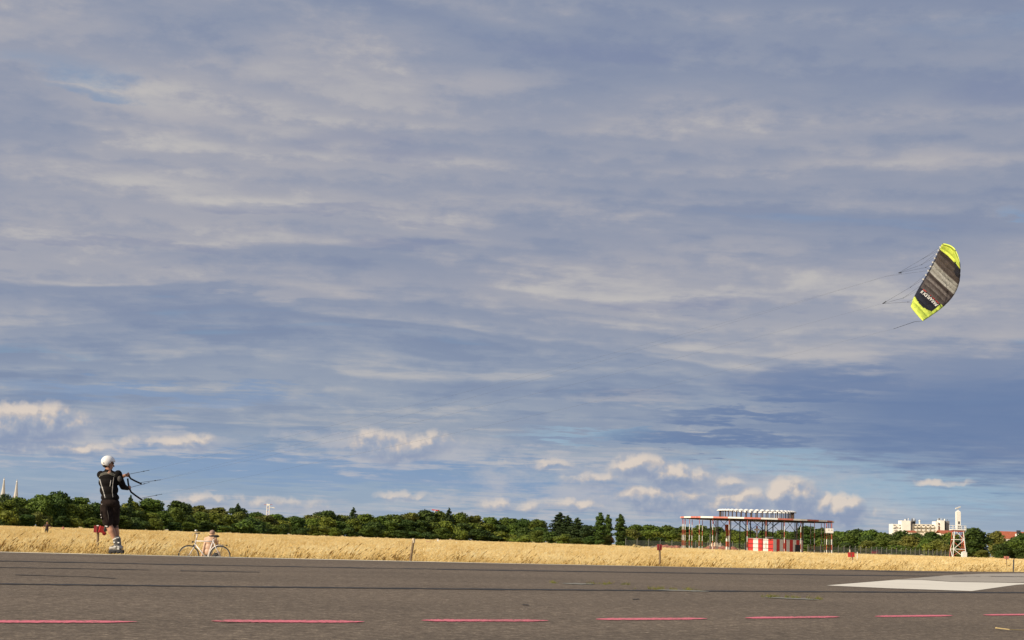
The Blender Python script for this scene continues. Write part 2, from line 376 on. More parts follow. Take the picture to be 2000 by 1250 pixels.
crack_m = mat('cement_filled_crack', (0.23, 0.22, 0.18), var=0.3, scale=14)

# sprayed pink dashes
def strip(name, top, bot, z, mt, parent, th=0.004):
    vs = [gp(*p, z) for p in top] + [gp(*p, z) for p in bot]; n = len(top)
    return MB().add(vs, [(i, n + i, n + i + 1, i + 1) for i in range(n - 1)]).build(name, mt, parent)
def dash(x0, x1, y0, y1, h):
    top, bot = [], []; N = 90
    for i in range(N + 1):
        t = i / N; x = x0 + (x1 - x0) * t; y = y0 + (y1 - y0) * t
        w = 0.82 * h / 2 * min(1, (t / 0.12) ** 0.6 if t > 0 else 0.05, ((1 - t) / 0.16) ** 0.6 if t < 1 else 0.05)
        w = max(w, 0.15)
        top.append((x, y - w * (1 + 0.25 * mnoise.noise((x * 0.08, 1, 0)) + 0.32 * mnoise.noise((x * 0.5, 5, 0)))))
        bot.append((x, y + w * (1 + 0.25 * mnoise.noise((x * 0.08, 9, 0)) + 0.32 * mnoise.noise((x * 0.5, 3, 0)))))
    return strip('pink_dash', top, bot, 0.004, pink, runway)
for a in [(-190, 268, 1213.5, 1214, 5.5), (412, 712, 1212.5, 1214, 5.5), (822, 1072, 1211.2, 1211.8, 5.2), (1163, 1382, 1209, 1208, 4.6), (1455, 1640, 1206.5, 1204.5, 4.2), (1708, 1863, 1203.5, 1202, 3.6), (1920, 2060, 1200.8, 1199.5, 3.2)]:
    dash(*a)
# joints of the paving lanes
def seam(pts, h, name='paving_seam', z=0.004):
    top, bot = [], []
    for (xa, ya), (xb, yb) in zip(pts, pts[1:]):
        k = max(2, int((xb - xa) / 18))
        for i in range(k):
            t = i / k; x = xa + (xb - xa) * t; y = ya + (yb - ya) * t
            w = h / 2 * (0.75 + 0.5 * mnoise.noise((x * 0.02, ya, 2)) + 0.5 * mnoise.noise((x * 0.15, ya, 7)))
            y += 0.5 * mnoise.noise((x * 0.03, ya, 4)); top.append((x, y - max(w, 0.15))); bot.append((x, y + max(w, 0.15)))
    return strip(name, top, bot, z, seam_m, runway)
seam([(-250, 1091), (0, 1095.5), (500, 1105.3), (1000, 1114), (1500, 1121.5), (1700, 1124), (2200, 1128)], 1.5)
seam([(-250, 1136.5), (0, 1140), (500, 1146), (1000, 1151), (1500, 1155), (2000, 1157.5), (2200, 1158.2)], 2.5)
seam([(-200, 1105), (0, 1108), (170, 1110.5), (312, 1113.5)], 1.1, 'surface_crack')
seam([(352, 1114.5), (430, 1116), (525, 1117.5)], 1.0, 'surface_crack')
seam([(30, 1122.5), (170, 1126), (245, 1131)], 0.9, 'surface_crack')
seam([(1020, 1180.5), (1045, 1182)], 1.4, 'surface_crack')
seam([(1235, 1170), (1262, 1169.5)], 1.4, 'surface_crack')
seam([(1640, 1112.5), (1760, 1116.5), (1900, 1120)], 1.3, 'surface_crack')
# big white markings on the right
def slab(name, pts, mt, z):
    vs = [gp(*p, z) for p in pts]; return MB().add(vs, [tuple(range(len(vs)))[::-1]]).build(name, mt, runway)
slab('white_marking', [(1614, 1143.3), (1752, 1132.2), (1800, 1132.6), (1860, 1136.5), (2030, 1139.2), (1986, 1142), (1898, 1154.3), (1740, 1149)], whitep, 0.0045)
slab('worn_marking', [(1757, 1131.6), (1850, 1123.5), (1920, 1120.5), (2100, 1118.5), (2200, 1131), (2060, 1138.4), (1862, 1135.8), (1802, 1131.9)], greyp, 0.004)
# white line along the runway edge
vs = []; fs = []; NE = 160
r_end = (gp(1560, 1112) - E0).dot(ed)
for i in range(NE + 1):
    r_ = -40 + (r_end + 40) * i / NE; w = 1.12 * (1.0 if i < NE * 0.7 else max(0.05, 1 - (i - NE * 0.7) / (NE * 0.3)))
    q0 = 0.02 + 0.05 * mnoise.noise((r_, 0, 0))
    for q_ in (q0, q0 + (min(w, 0.95) - q0) * 0.99, max(w, q0 + 0.02)):
        z_ = -0.006 * q_ / 0.95 if q_ <= 0.95 else -0.006 - 0.024 * (q_ - 0.95) / 0.35
        x, y = xy(r_, q_); vs.append((x, y, z_ + 0.005))
fs = [(3 * i + k, 3 * i + 3 + k, 3 * i + 4 + k, 3 * i + 1 + k) for i in range(NE) for k in (0, 1)]
MB().add(vs, fs).build('edge_line', edgep, runway)

# ------------------------------------------------------------------ grass
def m_straw(cols, rough=0.8, transl=0.25):
    def f(t, b, v):
        oi = t.node('ShaderNodeObjectInfo'); ge = t.node('ShaderNodeNewGeometry')
        n = t.noise(ge.outputs['Position'], 0.22, 4, 0.6)
        k = t.math('ADD', t.math('MULTIPLY', oi.outputs['Random'], 0.55), t.math('MULTIPLY', t.smooth(n, 0.3, 0.7), 0.45))
        t.link(t.ramp(k, cols), b.inputs['Base Color']); b.inputs['Roughness'].default_value = rough; b.inputs['Specular IOR Level'].default_value = 0.25
        tr = t.node('ShaderNodeBsdfTranslucent'); t.link(t.ramp(k, cols), tr.inputs[0])
        mx = t.node('ShaderNodeMixShader'); mx.inputs[0].default_value = transl
        out = t.n['Material Output']; t.link(b.outputs[0], mx.inputs[1]); t.link(tr.outputs[0], mx.inputs[2]); t.link(mx.outputs[0], out.inputs[0])
    return f
straw = mat('dry_grass', (0.5, 0.4, 0.2), build=m_straw([(0.0, (0.46, 0.31, 0.09)), (0.25, (0.68, 0.49, 0.18)), (0.55, (0.85, 0.68, 0.33)), (1, (0.95, 0.85, 0.53))]))
seedm = mat('dry_grass_seed', (0.5, 0.4, 0.2), build=m_straw([(0.0, (0.56, 0.39, 0.14)), (0.4, (0.84, 0.67, 0.33)), (1, (0.96, 0.88, 0.60))]))
brown = mat('dock_seed', (0.2, 0.1, 0.05), build=m_straw([(0.0, (0.24, 0.13, 0.035)), (0.5, (0.38, 0.24, 0.075)), (1, (0.50, 0.34, 0.12))]))
olive = mat('olive_grass', (0.2, 0.2, 0.05), build=m_straw([(0.0, (0.24, 0.19, 0.04)), (0.5, (0.42, 0.31, 0.08)), (1, (0.60, 0.45, 0.14))]))
green = mat('green_weed', (0.1, 0.15, 0.03), build=m_straw([(0.0, (0.10, 0.13, 0.02)), (0.5, (0.20, 0.21, 0.04)), (1, (0.34, 0.30, 0.07))]))
rnd = random.Random(3)
def blade(mb, base, h, w, lean, az_, bend=0.35, segs=3):
    a = rnd.uniform(0, math.pi); side = Vector((math.cos(a), math.sin(a), 0)) * w / 2
    d = Vector((math.cos(az_), math.sin(az_), 0)); pts = []
    for i in range(segs + 1):
        t = i / segs; pts.append(Vector(base) + Vector((0, 0, h * t * (1 - 0.12 * t))) + d * lean * h * (t * (1 - bend) + bend * t * t * 2))
    vs = []
    for i, p in enumerate(pts):
        k = 1 - 0.75 * i / segs; vs += [p - side * k, p + side * k]
    mb.add(vs, [(2 * i, 2 * i + 1, 2 * i + 3, 2 * i + 2) for i in range(segs)])
    return pts[-1], (pts[-1] - pts[-2]).normalized()
def head(mb, p, d, l, w):
    s1 = d.orthogonal().normalized() * w / 2; s2 = d.cross(s1).normalized() * w / 2
    for s_ in (s1, s2): mb.add([p, p + d * l * 0.4 + s_, p + d * l, p + d * l * 0.4 - s_], [(0, 1, 2, 3)])
gcol = bpy.data.collections.new('grass_sources')
def src(mb, mats):
    o = bpy.data.objects.new('grass_tuft', mb.mesh('grass_tuft', mats)); gcol.objects.link(o)
def tuft(n, hmin, hmax, rad, mats, seeds=0.7, w=0.013, hl=(0.09, 0.16), hw=0.022, lean=0.32):
    mb = MB()
    for i in range(n):
        a = rnd.uniform(0, 6.28); r_ = rad * math.sqrt(rnd.random()); h = rnd.uniform(hmin, hmax)
        mb.mi = 0
        p, d = blade(mb, (r_ * math.cos(a), r_ * math.sin(a), -0.03), h, w, lean * rnd.uniform(0.3, 1.6), rnd.gauss(0.0, 0.7))
        if rnd.random() < seeds:
            mb.mi = 1; head(mb, p, (d + Vector((0.5, 0, -0.1)) * rnd.random()).normalized(), rnd.uniform(*hl), hw)
    src(mb, mats)
for k in range(6): tuft(18, 0.40, 0.84, 0.20, [straw, seedm], 0.75, 0.018, (0.10, 0.18), 0.030, 0.36)             # 0..5 tall straw
for k in range(2): tuft(16, 0.40, 0.70, 0.22, [olive, straw], 0.5)          # 6,7 olive
for k in range(2): tuft(6, 0.5, 0.98, 0.20, [brown, brown], 1.0, 0.014, (0.14, 0.26), 0.035, 0.22)   # 8,9 dock stalks
for k in range(2): tuft(22, 0.14, 0.36, 0.22, [green, olive], 0.1, 0.02)    # 10,11 low green
for k in range(3): tuft(14, 0.34, 0.52, 0.8, [straw, seedm], 0.9, 0.04, (0.12, 0.2), 0.08)       # 12..14 far, broad
def front(r_): return 17.2 - 7.6 * sstep(5, elen * 0.95, r_)
pts, idx, rot, scl = [], [], [], []
def scatter(n, y0, y1, power, chooser, xa=-260, xb=2260):
    for _ in range(n):
        y = y0 + (y1 - y0) * rnd.random() ** power; px = rnd.uniform(xa, xb); x = (px - 1000) / FPX * y * 1.01
        r_, q_ = rq(x, y); e = q_ - front(r_) - 0.9 * mnoise.noise((r_ * 0.35, 3, 1)) - 0.5 * mnoise.noise((r_ * 1.3, 8, 1))
        if e < 0: continue
        if (x - BX) ** 2 + (y - BY - 0.6) ** 2 < 1.4 ** 2 or (x - BX - 0.2) ** 2 + (y - BY + 1.0) ** 2 < 1.7: continue
        if y < 125 and mnoise.noise((x * 0.9, y * 0.9, 21)) < -0.28 and rnd.random() < 0.75: continue
        if 78 < px < 138 and 100 < y < 168: continue
        c = chooser(e, x, y)
        if c is None: continue
        k, s_ = c
        hh = 1 + 0.20 * mnoise.noise((x * 0.2, y * 0.2, 5)) + 0.26 * mnoise.noise((x * 0.8, y * 0.8, 5))
        pts.append((x, y, ground_z(x, y))); idx.append(k); rot.append((rnd.gauss(0, 0.08), rnd.gauss(0, 0.08), rnd.gauss(0, 0.5))); scl.append(s_ * hh)
BX, BY = xof(400, 50.0), 50.0
def ch_near(e, x, y):
    p = rnd.random(); clump = mnoise.noise((x * 0.5, y * 0.5, 11))
    if e < 1.3 and p < 0.30 + 0.2 * clump: return rnd.choice((8, 9)), rnd.uniform(0.5, 1.0)
    if e < 3.4:
        if p < 0.20 + 0.15 * clump: return rnd.choice((8, 9)), rnd.uniform(0.5, 0.95)
        if p < 0.55 + 0.25 * clump: return rnd.choice((6, 7)), rnd.uniform(0.7, 1.0)
        if p < 0.62: return rnd.choice((10, 11)), rnd.uniform(0.8, 1.4)
        return rnd.randint(0, 5), rnd.uniform(0.65, 0.95)
    if p < 0.006 + 0.015 * max(0, clump): return rnd.choice((8, 9)), rnd.uniform(0.6, 0.85)
    if p < 0.05 + 0.08 * max(0, clump): return rnd.choice((6, 7)), rnd.uniform(0.7, 0.95)
    return rnd.randint(0, 5), rnd.uniform(0.72, 1.02)
def ch_far(e, x, y):
    if e < 5.0: return ch_near(e * 0.7, x, y)
    if y < 130: return ch_near(9.0, x, y)
    return (rnd.randint(12, 14) if y > 150 or rnd.random() < 0.25 else rnd.randint(0, 5)), rnd.uniform(0.75, 1.0) * (1 if y < 170 else 0.85)
scatter(32000, 40, 82, 1.25, ch_near); scatter(44000, 80, 150, 1.15, ch_far); scatter(24000, 150, 480, 1.3, ch_far)
# low growth on the bank right behind the runway edge
for _ in range(5000):
    y = rnd.uniform(28, 95); px = rnd.uniform(-200, 2200); x = (px - 1000) / FPX * y; r_, q_ = rq(x, y)
    if q_ < 1.9 or q_ > front(r_) + 1 or rnd.random() > 0.25 + 0.75 * sstep(2, 8, q_): continue
    pts.append((x, y, ground_z(x, y))); idx.append(rnd.choice((10, 11, 10, 11, 6))); rot.append((0, 0, rnd.gauss(0, 1.5))); scl.append(rnd.uniform(0.3, 0.6) * (0.5 if q_ < 4 else 1))
def instancer(name, pts, idx, rot, scl, coll):
    me = bpy.data.meshes.new(name); me.from_pydata(pts, [], [])
    a = me.attributes.new('pick', 'INT', 'POINT'); a.data.foreach_set('value', idx)
    a = me.attributes.new('turn', 'FLOAT_VECTOR', 'POINT'); a.data.foreach_set('vector', np.array(rot, dtype=np.float32).ravel())
    a = me.attributes.new('size', 'FLOAT', 'POINT'); a.data.foreach_set('value', scl)
    o = put(name, me); ng = bpy.data.node_groups.new(name, 'GeometryNodeTree')
    ng.interface.new_socket('Geometry', in_out='INPUT', socket_type='NodeSocketGeometry'); ng.interface.new_socket('Geometry', in_out='OUTPUT', socket_type='NodeSocketGeometry')
    N, L = ng.nodes, ng.links
    gi, go = N.new('NodeGroupInput'), N.new('NodeGroupOutput'); ip = N.new('GeometryNodeInstanceOnPoints'); ci = N.new('GeometryNodeCollectionInfo')
    ci.inputs['Collection'].default_value = coll; ci.inputs['Separate Children'].default_value = True; ci.inputs['Reset Children'].default_value = True
    def attr(nm, tp):
        q = N.new('GeometryNodeInputNamedAttribute'); q.data_type = tp; q.inputs['Name'].default_value = nm
        return [s_ for s_ in q.outputs if s_.enabled and s_.name == 'Attribute'][0]
    L.new(gi.outputs[0], ip.inputs['Points']); L.new(ci.outputs[0], ip.inputs['Instance']); ip.inputs['Pick Instance'].default_value = True
    L.new(attr('pick', 'INT'), ip.inputs['Instance Index']); L.new(attr('turn', 'FLOAT_VECTOR'), ip.inputs['Rotation']); L.new(attr('size', 'FLOAT'), ip.inputs['Scale'])
    L.new(ip.outputs[0], go.inputs[0]); md = o.modifiers.new('scatter', 'NODES'); md.node_group = ng
    return o
meadow = stuff(instancer('meadow_grass', pts, idx, rot, scl, gcol))
tag(meadow, 'tall golden dry grass covering the meadow beyond the runway', 'grass')
# weeds in the cracks of the runway, with the cement patches they grow from
wp, wi, wr, ws = [], [], [], []
for (xa, ya, xb, yb, ca, cb) in [(1062, 1138.5, 1245, 1142.5, 1098, 1160), (1238, 1150, 1400, 1155.5, 1285, 1385), (1488, 1166, 1612, 1171.5, 1492, 1600)]:
    N = 10; top = []; bot = []
    for i in range(N + 1):
        t = i / N; x = ca + (cb - ca) * t; y = ya + (yb - ya) * (x - xa) / (xb - xa); w = 1.5 * math.sin(math.pi * min(1, max(0, t * 0.96 + 0.02))) ** 0.5
        top.append((x, y - w * (0.8 + 0.4 * mnoise.noise((x * .1, 0, 0))))); bot.append((x, y + w * (0.8 + 0.5 * mnoise.noise((x * .1, 4, 0)))))
    strip('cracked_patch', top, bot, 0.0062, crack_m, runway)
    for _ in range(70):
        t = rnd.betavariate(1.3, 1.3); x = xa + (xb - xa) * t; y = ya + (yb - ya) * t + rnd.gauss(-0.5, 0.9); p = gp(x, y, 0.0)
        if mnoise.noise((x * 0.05, ya, 1)) < -0.1: continue
        wp.append(p); wi.append(rnd.choice((10, 11))); wr.append((0, 0, rnd.uniform(0, 6.28))); ws.append(rnd.uniform(0.04, 0.15))
weeds = stuff(instancer('crack_weeds', wp, wi, wr, ws, gcol)); tag(weeds, 'low green weeds growing out of the runway cracks', 'weeds')

# ------------------------------------------------------------------ trees
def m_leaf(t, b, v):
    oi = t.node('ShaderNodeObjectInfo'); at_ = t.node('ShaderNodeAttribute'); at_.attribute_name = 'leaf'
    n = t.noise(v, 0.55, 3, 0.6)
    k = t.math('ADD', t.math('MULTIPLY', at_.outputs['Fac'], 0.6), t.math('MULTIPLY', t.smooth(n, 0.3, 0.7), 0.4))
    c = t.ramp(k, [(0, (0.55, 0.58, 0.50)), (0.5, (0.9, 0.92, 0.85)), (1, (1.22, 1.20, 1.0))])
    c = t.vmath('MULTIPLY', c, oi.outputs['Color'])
    t.link(c, b.inputs['Base Color']); b.inputs['Roughness'].default_value = 0.65; b.inputs['Specular IOR Level'].default_value = 0.25
    tr = t.node('ShaderNodeBsdfTranslucent'); t.link(c, tr.inputs[0]); mx = t.node('ShaderNodeMixShader'); mx.inputs[0].default_value = 0.18
    out = t.n['Material Output']; t.link(b.outputs[0], mx.inputs[1]); t.link(tr.outputs[0], mx.inputs[2]); t.link(mx.outputs[0], out.inputs[0])
leafm = mat('foliage', (0.06, 0.09, 0.02), build=m_leaf)
barkm = mat('bark', (0.10, 0.075, 0.05), var=0.4, scale=3, bump=0.5)
trng = np.random.RandomState(5)
def leaf_mesh(centres, normals, size, name):
    n = len(centres); a = trng.normal(size=(n, 3)); nn = normals + 0.75 * trng.normal(size=(n, 3)); nn /= np.linalg.norm(nn, axis=1, keepdims=True)
    u = np.cross(nn, a); u /= np.linalg.norm(u, axis=1, keepdims=True); w = np.cross(nn, u)
    s_ = (size * trng.uniform(0.6, 1.35, n))[:, None]
    V = np.stack([centres - u * s_, centres + w * s_ * 0.62, centres + u * s_, centres - w * s_ * 0.62], 1).reshape(-1, 3)
    F = np.arange(4 * n).reshape(-1, 4); return V, F, np.repeat(trng.uniform(0, 1, n), 1)
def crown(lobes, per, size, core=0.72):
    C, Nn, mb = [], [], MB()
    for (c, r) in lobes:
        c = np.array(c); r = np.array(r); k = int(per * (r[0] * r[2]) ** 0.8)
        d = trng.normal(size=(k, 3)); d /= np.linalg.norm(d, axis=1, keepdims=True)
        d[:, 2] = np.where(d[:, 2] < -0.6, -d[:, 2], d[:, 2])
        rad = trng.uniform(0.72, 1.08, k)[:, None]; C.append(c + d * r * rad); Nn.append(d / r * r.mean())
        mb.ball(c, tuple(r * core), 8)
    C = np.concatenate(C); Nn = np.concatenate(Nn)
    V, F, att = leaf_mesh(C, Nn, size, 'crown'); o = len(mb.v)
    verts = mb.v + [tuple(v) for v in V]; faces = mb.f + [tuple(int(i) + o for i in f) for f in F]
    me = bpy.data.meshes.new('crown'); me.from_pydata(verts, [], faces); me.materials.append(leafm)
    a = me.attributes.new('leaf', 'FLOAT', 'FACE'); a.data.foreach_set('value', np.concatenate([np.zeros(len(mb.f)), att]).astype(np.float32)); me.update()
    return me
def trunk_mesh(h, r, limbs):
    mb = MB(); mb.tube([(0, 0, -0.4), (0.1, 0, h * 0.4), (-0.05, 0.1, h)], [r * 1.3, r, r * 0.45], 8)
    for (z, a, l) in limbs:
        p = Vector((0.08, 0, z)); d = Vector((math.cos(a), math.sin(a), 0.9)); mb.tube([p, p + d * l * 0.5, p + d * l + Vector((0, 0, l * 0.25))], [r * 0.5, r * 0.35, r * 0.12], 6)
    return mb.mesh('trunk', barkm)
PROTO = {}
def proto(kind, lobes, per, size, th=6, tr=0.25, core=0.72):
    limbs = [(th * (0.35 + 0.1 * i), 2.2 * i, th * 0.4 if kind == 'broadleaf' else 0.6) for i in range(5)]
    PROTO.setdefault(kind, []).append((crown(lobes, per, size, core), trunk_mesh(th, tr, limbs)))
for k in range(6):              # broadleaf, nominal 12 m high and 10 m wide, leafy to the ground as at a wood's edge
    L = []; rg = random.Random(40 + k)
    for i in range(17):
        t = (i + rg.random()) / 17; z = 1.4 + 9.2 * t; wid = 4.0 * math.sin(math.pi * (0.16 + 0.76 * t)) ** 0.75
        a = i * 2.4 + rg.random(); rr_ = wid * rg.uniform(0.35, 0.72); s_ = rg.uniform(1.3, 2.3)
        L.append(((rr_ * math.cos(a), rr_ * math.sin(a), z), (s_ * 1.1, s_ * 1.1, s_ * 0.85)))
    L.append(((0, 0, 5), (2.8, 2.8, 4.2)))
    proto('broadleaf', L, 62, 0.42)
for k in range(2):              # conifer
    L = []; rg = random.Random(80 + k)
    for i in range(26):
        t = i / 25; z = 1.2 + 10.6 * t; wid = 2.7 * (1 - t) ** 0.85 + 0.15; a = i * 2.4
        L.append(((wid * 0.55 * math.cos(a), wid * 0.55 * math.sin(a), z), (0.75 * wid + 0.12, 0.75 * wid + 0.12, 0.5)))
    L.append(((0, 0, 4.5), (1.5, 1.5, 4.5)))
    proto('conifer', L, 90, 0.3, 11, 0.2, 0.6)
for k in range(2):              # poplar
    L = []; rg = random.Random(90 + k)
    for i in range(16):
        t = i / 15; z = 0.9 + 10.4 * t; wid = 1.5 * math.sin(math.pi * (0.2 + 0.72 * t)) ** 0.6; a = i * 2.4
        L.append(((wid * 0.4 * math.cos(a), wid * 0.4 * math.sin(a), z), (wid * 0.62, wid * 0.62, 0.95)))
    proto('poplar', L, 110, 0.3, 10, 0.22)
for k in range(2):              # bush
    L = []; rg = random.Random(95 + k)
    for i in range(8):
        a = i * 2.4; L.append(((1.5 * rg.random() * math.cos(a), 1.5 * rg.random() * math.sin(a), rg.uniform(0.6, 2.4)), (1.2, 1.2, 0.9)))
    proto('bush', L, 120, 0.22, 2, 0.08)
NOM = {'broadleaf': (12.0, 10.0), 'conifer': (12.3, 4.9), 'poplar': (12.3, 3.0), 'bush': (3.2, 4.2)}
TONE = {'dark': (0.066, 0.108, 0.022), 'deep': (0.046, 0.078, 0.026), 'mid': (0.108, 0.158, 0.026), 'light': (0.165, 0.205, 0.030), 'olive': (0.155, 0.165, 0.036), 'rust': (0.19, 0.12, 0.04)}
TW = {'dark': 'dark green', 'deep': 'very dark blue-green', 'mid': 'mid green', 'light': 'bright yellow-green', 'olive': 'olive green', 'rust': 'rust-tinged'}
def depth_of(px):
    return float(np.interp(px, [-100, 0, 300, 480, 650, 1000, 1170, 1230, 1300, 1500, 1600, 1800, 1880, 1905, 2000, 2100], [540, 550, 600, 700, 800, 850, 720, 760, 900, 820, 640, 580, 500, 440, 450, 450]))
LAND = [(20, 'twin church spires'), (215, 'skater in black'), (400, 'white bicycle'), (525, 'distant white mast'), (688, 'lone spruce tip beside it'), (805, 'slanting bare post'), (1092, 'tall spruce clump'), (1190, 'pair of poplars'), (1287, 'dark red board on a post'), (1480, 'striped antenna platform'), (1620, 'white monitor box'), (1790, 'white apartment block'), (1870, 'white lattice tower')]
LAND = [l for l in LAND if l[0] != 688]
ORD = ['first', 'second', 'third', 'fourth', 'fifth', 'sixth', 'seventh', 'eighth', 'ninth', 'tenth', 'eleventh', 'twelfth', 'thirteenth', 'fourteenth', 'fifteenth', 'sixteenth', 'seventeenth']
trees = []
def tree(px, top, wpx, kind, tone, row, D=None, group=None, label=None):
    D = D or depth_of(px) * {'back': 1.0, 'front': 0.93, 'low': 0.90, 'rear': 1.12}[row]
    x = xof(px, D); z0 = ground_z(x, D) - 0.1; h = (hor(px) - top) / FPX * D + EYE - z0; wd = wpx / FPX * D
    trees.append(dict(px=px, kind=kind, tone=tone, row=row, x=x, D=D, z0=z0, h=h, wd=wd, label=label))
BACK = [(-40, 975, 70, 'mid'), (4, 962, 26, 'deep'), (32, 972, 62, 'mid'), (75, 966, 58, 'mid'), (113, 961, 60, 'dark'), (150, 971, 56, 'mid'), (183, 985, 46, 'mid'), (216, 984, 44, 'dark'), (255, 977, 44, 'light'), (292, 973, 60, 'mid'), (345, 976, 58, 'dark'), (386, 985, 50, 'olive'), (424, 989, 58, 'olive'), (462, 991, 44, 'deep'), (500, 1001, 44, 'mid'), (536, 1004, 46, 'mid'), (572, 1008, 44, 'mid'), (604, 1004, 42, 'olive'), (636, 997, 50, 'dark'), (664, 1004, 40, 'olive'), (712, 1004, 44, 'mid'), (742, 1006, 42, 'mid'), (770, 1003, 44, 'mid'), (800, 1001, 44, 'olive'), (832, 997, 48, 'dark'), (858, 999, 40, 'mid'), (897, 1002, 42, 'mid'), (925, 1005, 40, 'olive'), (958, 1010, 44, 'mid'), (990, 1011, 44, 'mid'), (1020, 1014, 42, 'dark'), (1050, 1014, 42, 'mid'), (1148, 1024, 36, 'deep'), (1240, 1023, 44, 'mid'), (1270, 1025, 50, 'mid'), (1305, 1026, 46, 'mid'), (1338, 1027, 44, 'dark'), (1366, 1026, 44, 'mid'), (1398, 1029, 44, 'dark'), (1430, 1034, 42, 'mid'), (1462, 1036, 42, 'mid'), (1496, 1036, 42, 'mid'), (1530, 1036, 46, 'mid'), (1572, 1028, 56, 'dark'), (1604, 1031, 46, 'dark'), (1640, 1036, 46, 'mid'), (1672, 1034, 46, 'dark'), (1700, 1034, 44, 'mid'), (1728, 1040, 42, 'mid'), (1760, 1036, 46, 'dark'), (1790, 1042, 44, 'dark'), (1822, 1037, 48, 'dark'), (1856, 1041, 42, 'mid'), (1947, 1035, 40, 'olive'), (1976, 1052, 36, 'light'), (2000, 1041, 46, 'dark'), (2050, 1038, 60, 'mid')]
for px, tp, w, tn in BACK: tree(px, tp, w * 1.35, 'broadleaf', tn, 'back')
tree(1905, 1031, 78, 'broadleaf', 'dark', 'back', 430, label='large round dark green tree right beside the white lattice tower')
for px, tp, w, nm in [(688, 992, 22, 'lone spruce tip standing proud of the wood right of the white mast'), (875, 993, 20, 'small spruce tip above the wood right of the slanting bare post'), (1092, 1002, 40, 'tallest dark spruce left of the poplars'), (1108, 1008, 34, 'dark spruce just right of the tallest spruce'), (1127, 1012, 34, 'lower dark spruce nearest to the poplars'), (251, 968, 18, 'small conifer tip in the wood beside the skater'), (462, 984, 22, 'dark conifer tip right of the bicycle')]:
    tree(px, tp, w * 1.45, 'conifer', 'deep', 'back', depth_of(px) * 0.99, label=nm)
for px, tp, w, nm in [(1171, 1002, 22, 'tall left poplar of the close pair'), (1187, 1006, 18, 'slightly lower right poplar of the close pair'), (1211, 1005, 21, 'single poplar standing right of the close poplar pair')]:
    tree(px, tp, w * 1.25, 'poplar', 'dark', 'back', depth_of(px) * 0.9, label=nm)
rg = random.Random(12); x_ = -60
while x_ < 2060:
    base_top = float(np.interp(x_, [0, 110, 300, 480, 700, 1000, 1200, 1500, 1700, 2000], [966, 962, 974, 992, 1003, 1012, 1022, 1034, 1036, 1042]))
    hh = hor(x_) - base_top; tone = rg.choice(['mid', 'mid', 'light', 'olive', 'dark', 'mid', 'dark', 'light'])
    if not 1080 < x_ < 1225 and not 1885 < x_ < 1930: tree(x_, hor(x_) - hh * rg.uniform(0.55, 0.85), rg.uniform(44, 62), 'broadleaf', tone, 'front')
    x_ += rg.uniform(21, 33)
x_ = -50
while x_ < 2060:
    hh = hor(x_) - float(np.interp(x_, [0, 300, 700, 1200, 2000], [966, 974, 1003, 1022, 1042]))
    if True: tree(x_, hor(x_) - hh * rg.uniform(0.22, 0.55), rg.uniform(30, 58), rg.choice(['bush', 'broadleaf']), rg.choice(['mid', 'dark', 'mid', 'light', 'dark', 'olive']), 'low')
    x_ += rg.uniform(24, 40)
tree(1187, 1046, 26, 'bush', 'rust', 'low', label='small rust-tinged bush between the spruces and the poplars')
tree(1503, 1078, 10, 'bush', 'mid', 'low', 285, label='low green bush at the corner of the striped hut')
# labels by landmark and count
ROWN = {'back': 'skyline tree', 'front': 'front-row tree', 'low': 'low growth'}
for row in ('back', 'front', 'low'):
    ts = sorted([t for t in trees if t['row'] == row and not t['label']], key=lambda t: t['px'])
    for t in ts:
        ref = [l for l in LAND if l[0] <= t['px']]
        if ref:
            L0 = ref[-1]; k = [q for q in ts if q['px'] >= L0[0] and q['px'] <= t['px']].index(t); t['label'] = f"{TW[t['tone']]} {ROWN[row]}, {ORD[k]} right of the {L0[1]}"
        else:
            k = len([q for q in ts if q['px'] < LAND[0][0] and q['px'] >= t['px']]) - 1; t['label'] = f"{TW[t['tone']]} {ROWN[row]}, {ORD[k]} left of the church spires"
rg = random.Random(77)
for t in trees:
    cm, tm = PROTO[t['kind']][rg.randrange(len(PROTO[t['kind']]))]; nh, nw = NOM[t['kind']]
    nm = {'broadleaf': 'broadleaf_tree', 'conifer': 'spruce_tree', 'poplar': 'poplar_tree', 'bush': 'bush'}[t['kind']]
    o = thing(nm, t['label'], 'bush' if t['kind'] == 'bush' else 'tree', (t['x'], t['D'], t['z0']), {'back': 'skyline trees of the wood', 'front': 'front trees of the wood', 'low': 'bushes along the wood edge'}[t['row']])
    o.scale = (t['wd'] / nw, t['wd'] / nw, t['h'] / nh); o.rotation_euler = (0, 0, rg.uniform(0, 6.28))
    c = bpy.data.objects.new('crown', cm); COL.objects.link(c); c.parent = o
    col = TONE[t['tone']]; f = rg.uniform(0.85, 1.2); c.color = (col[0] * f * rg.uniform(0.9, 1.12), col[1] * f, col[2] * f, 1)
    q = bpy.data.objects.new('trunk', tm); COL.objects.link(q); q.parent = o

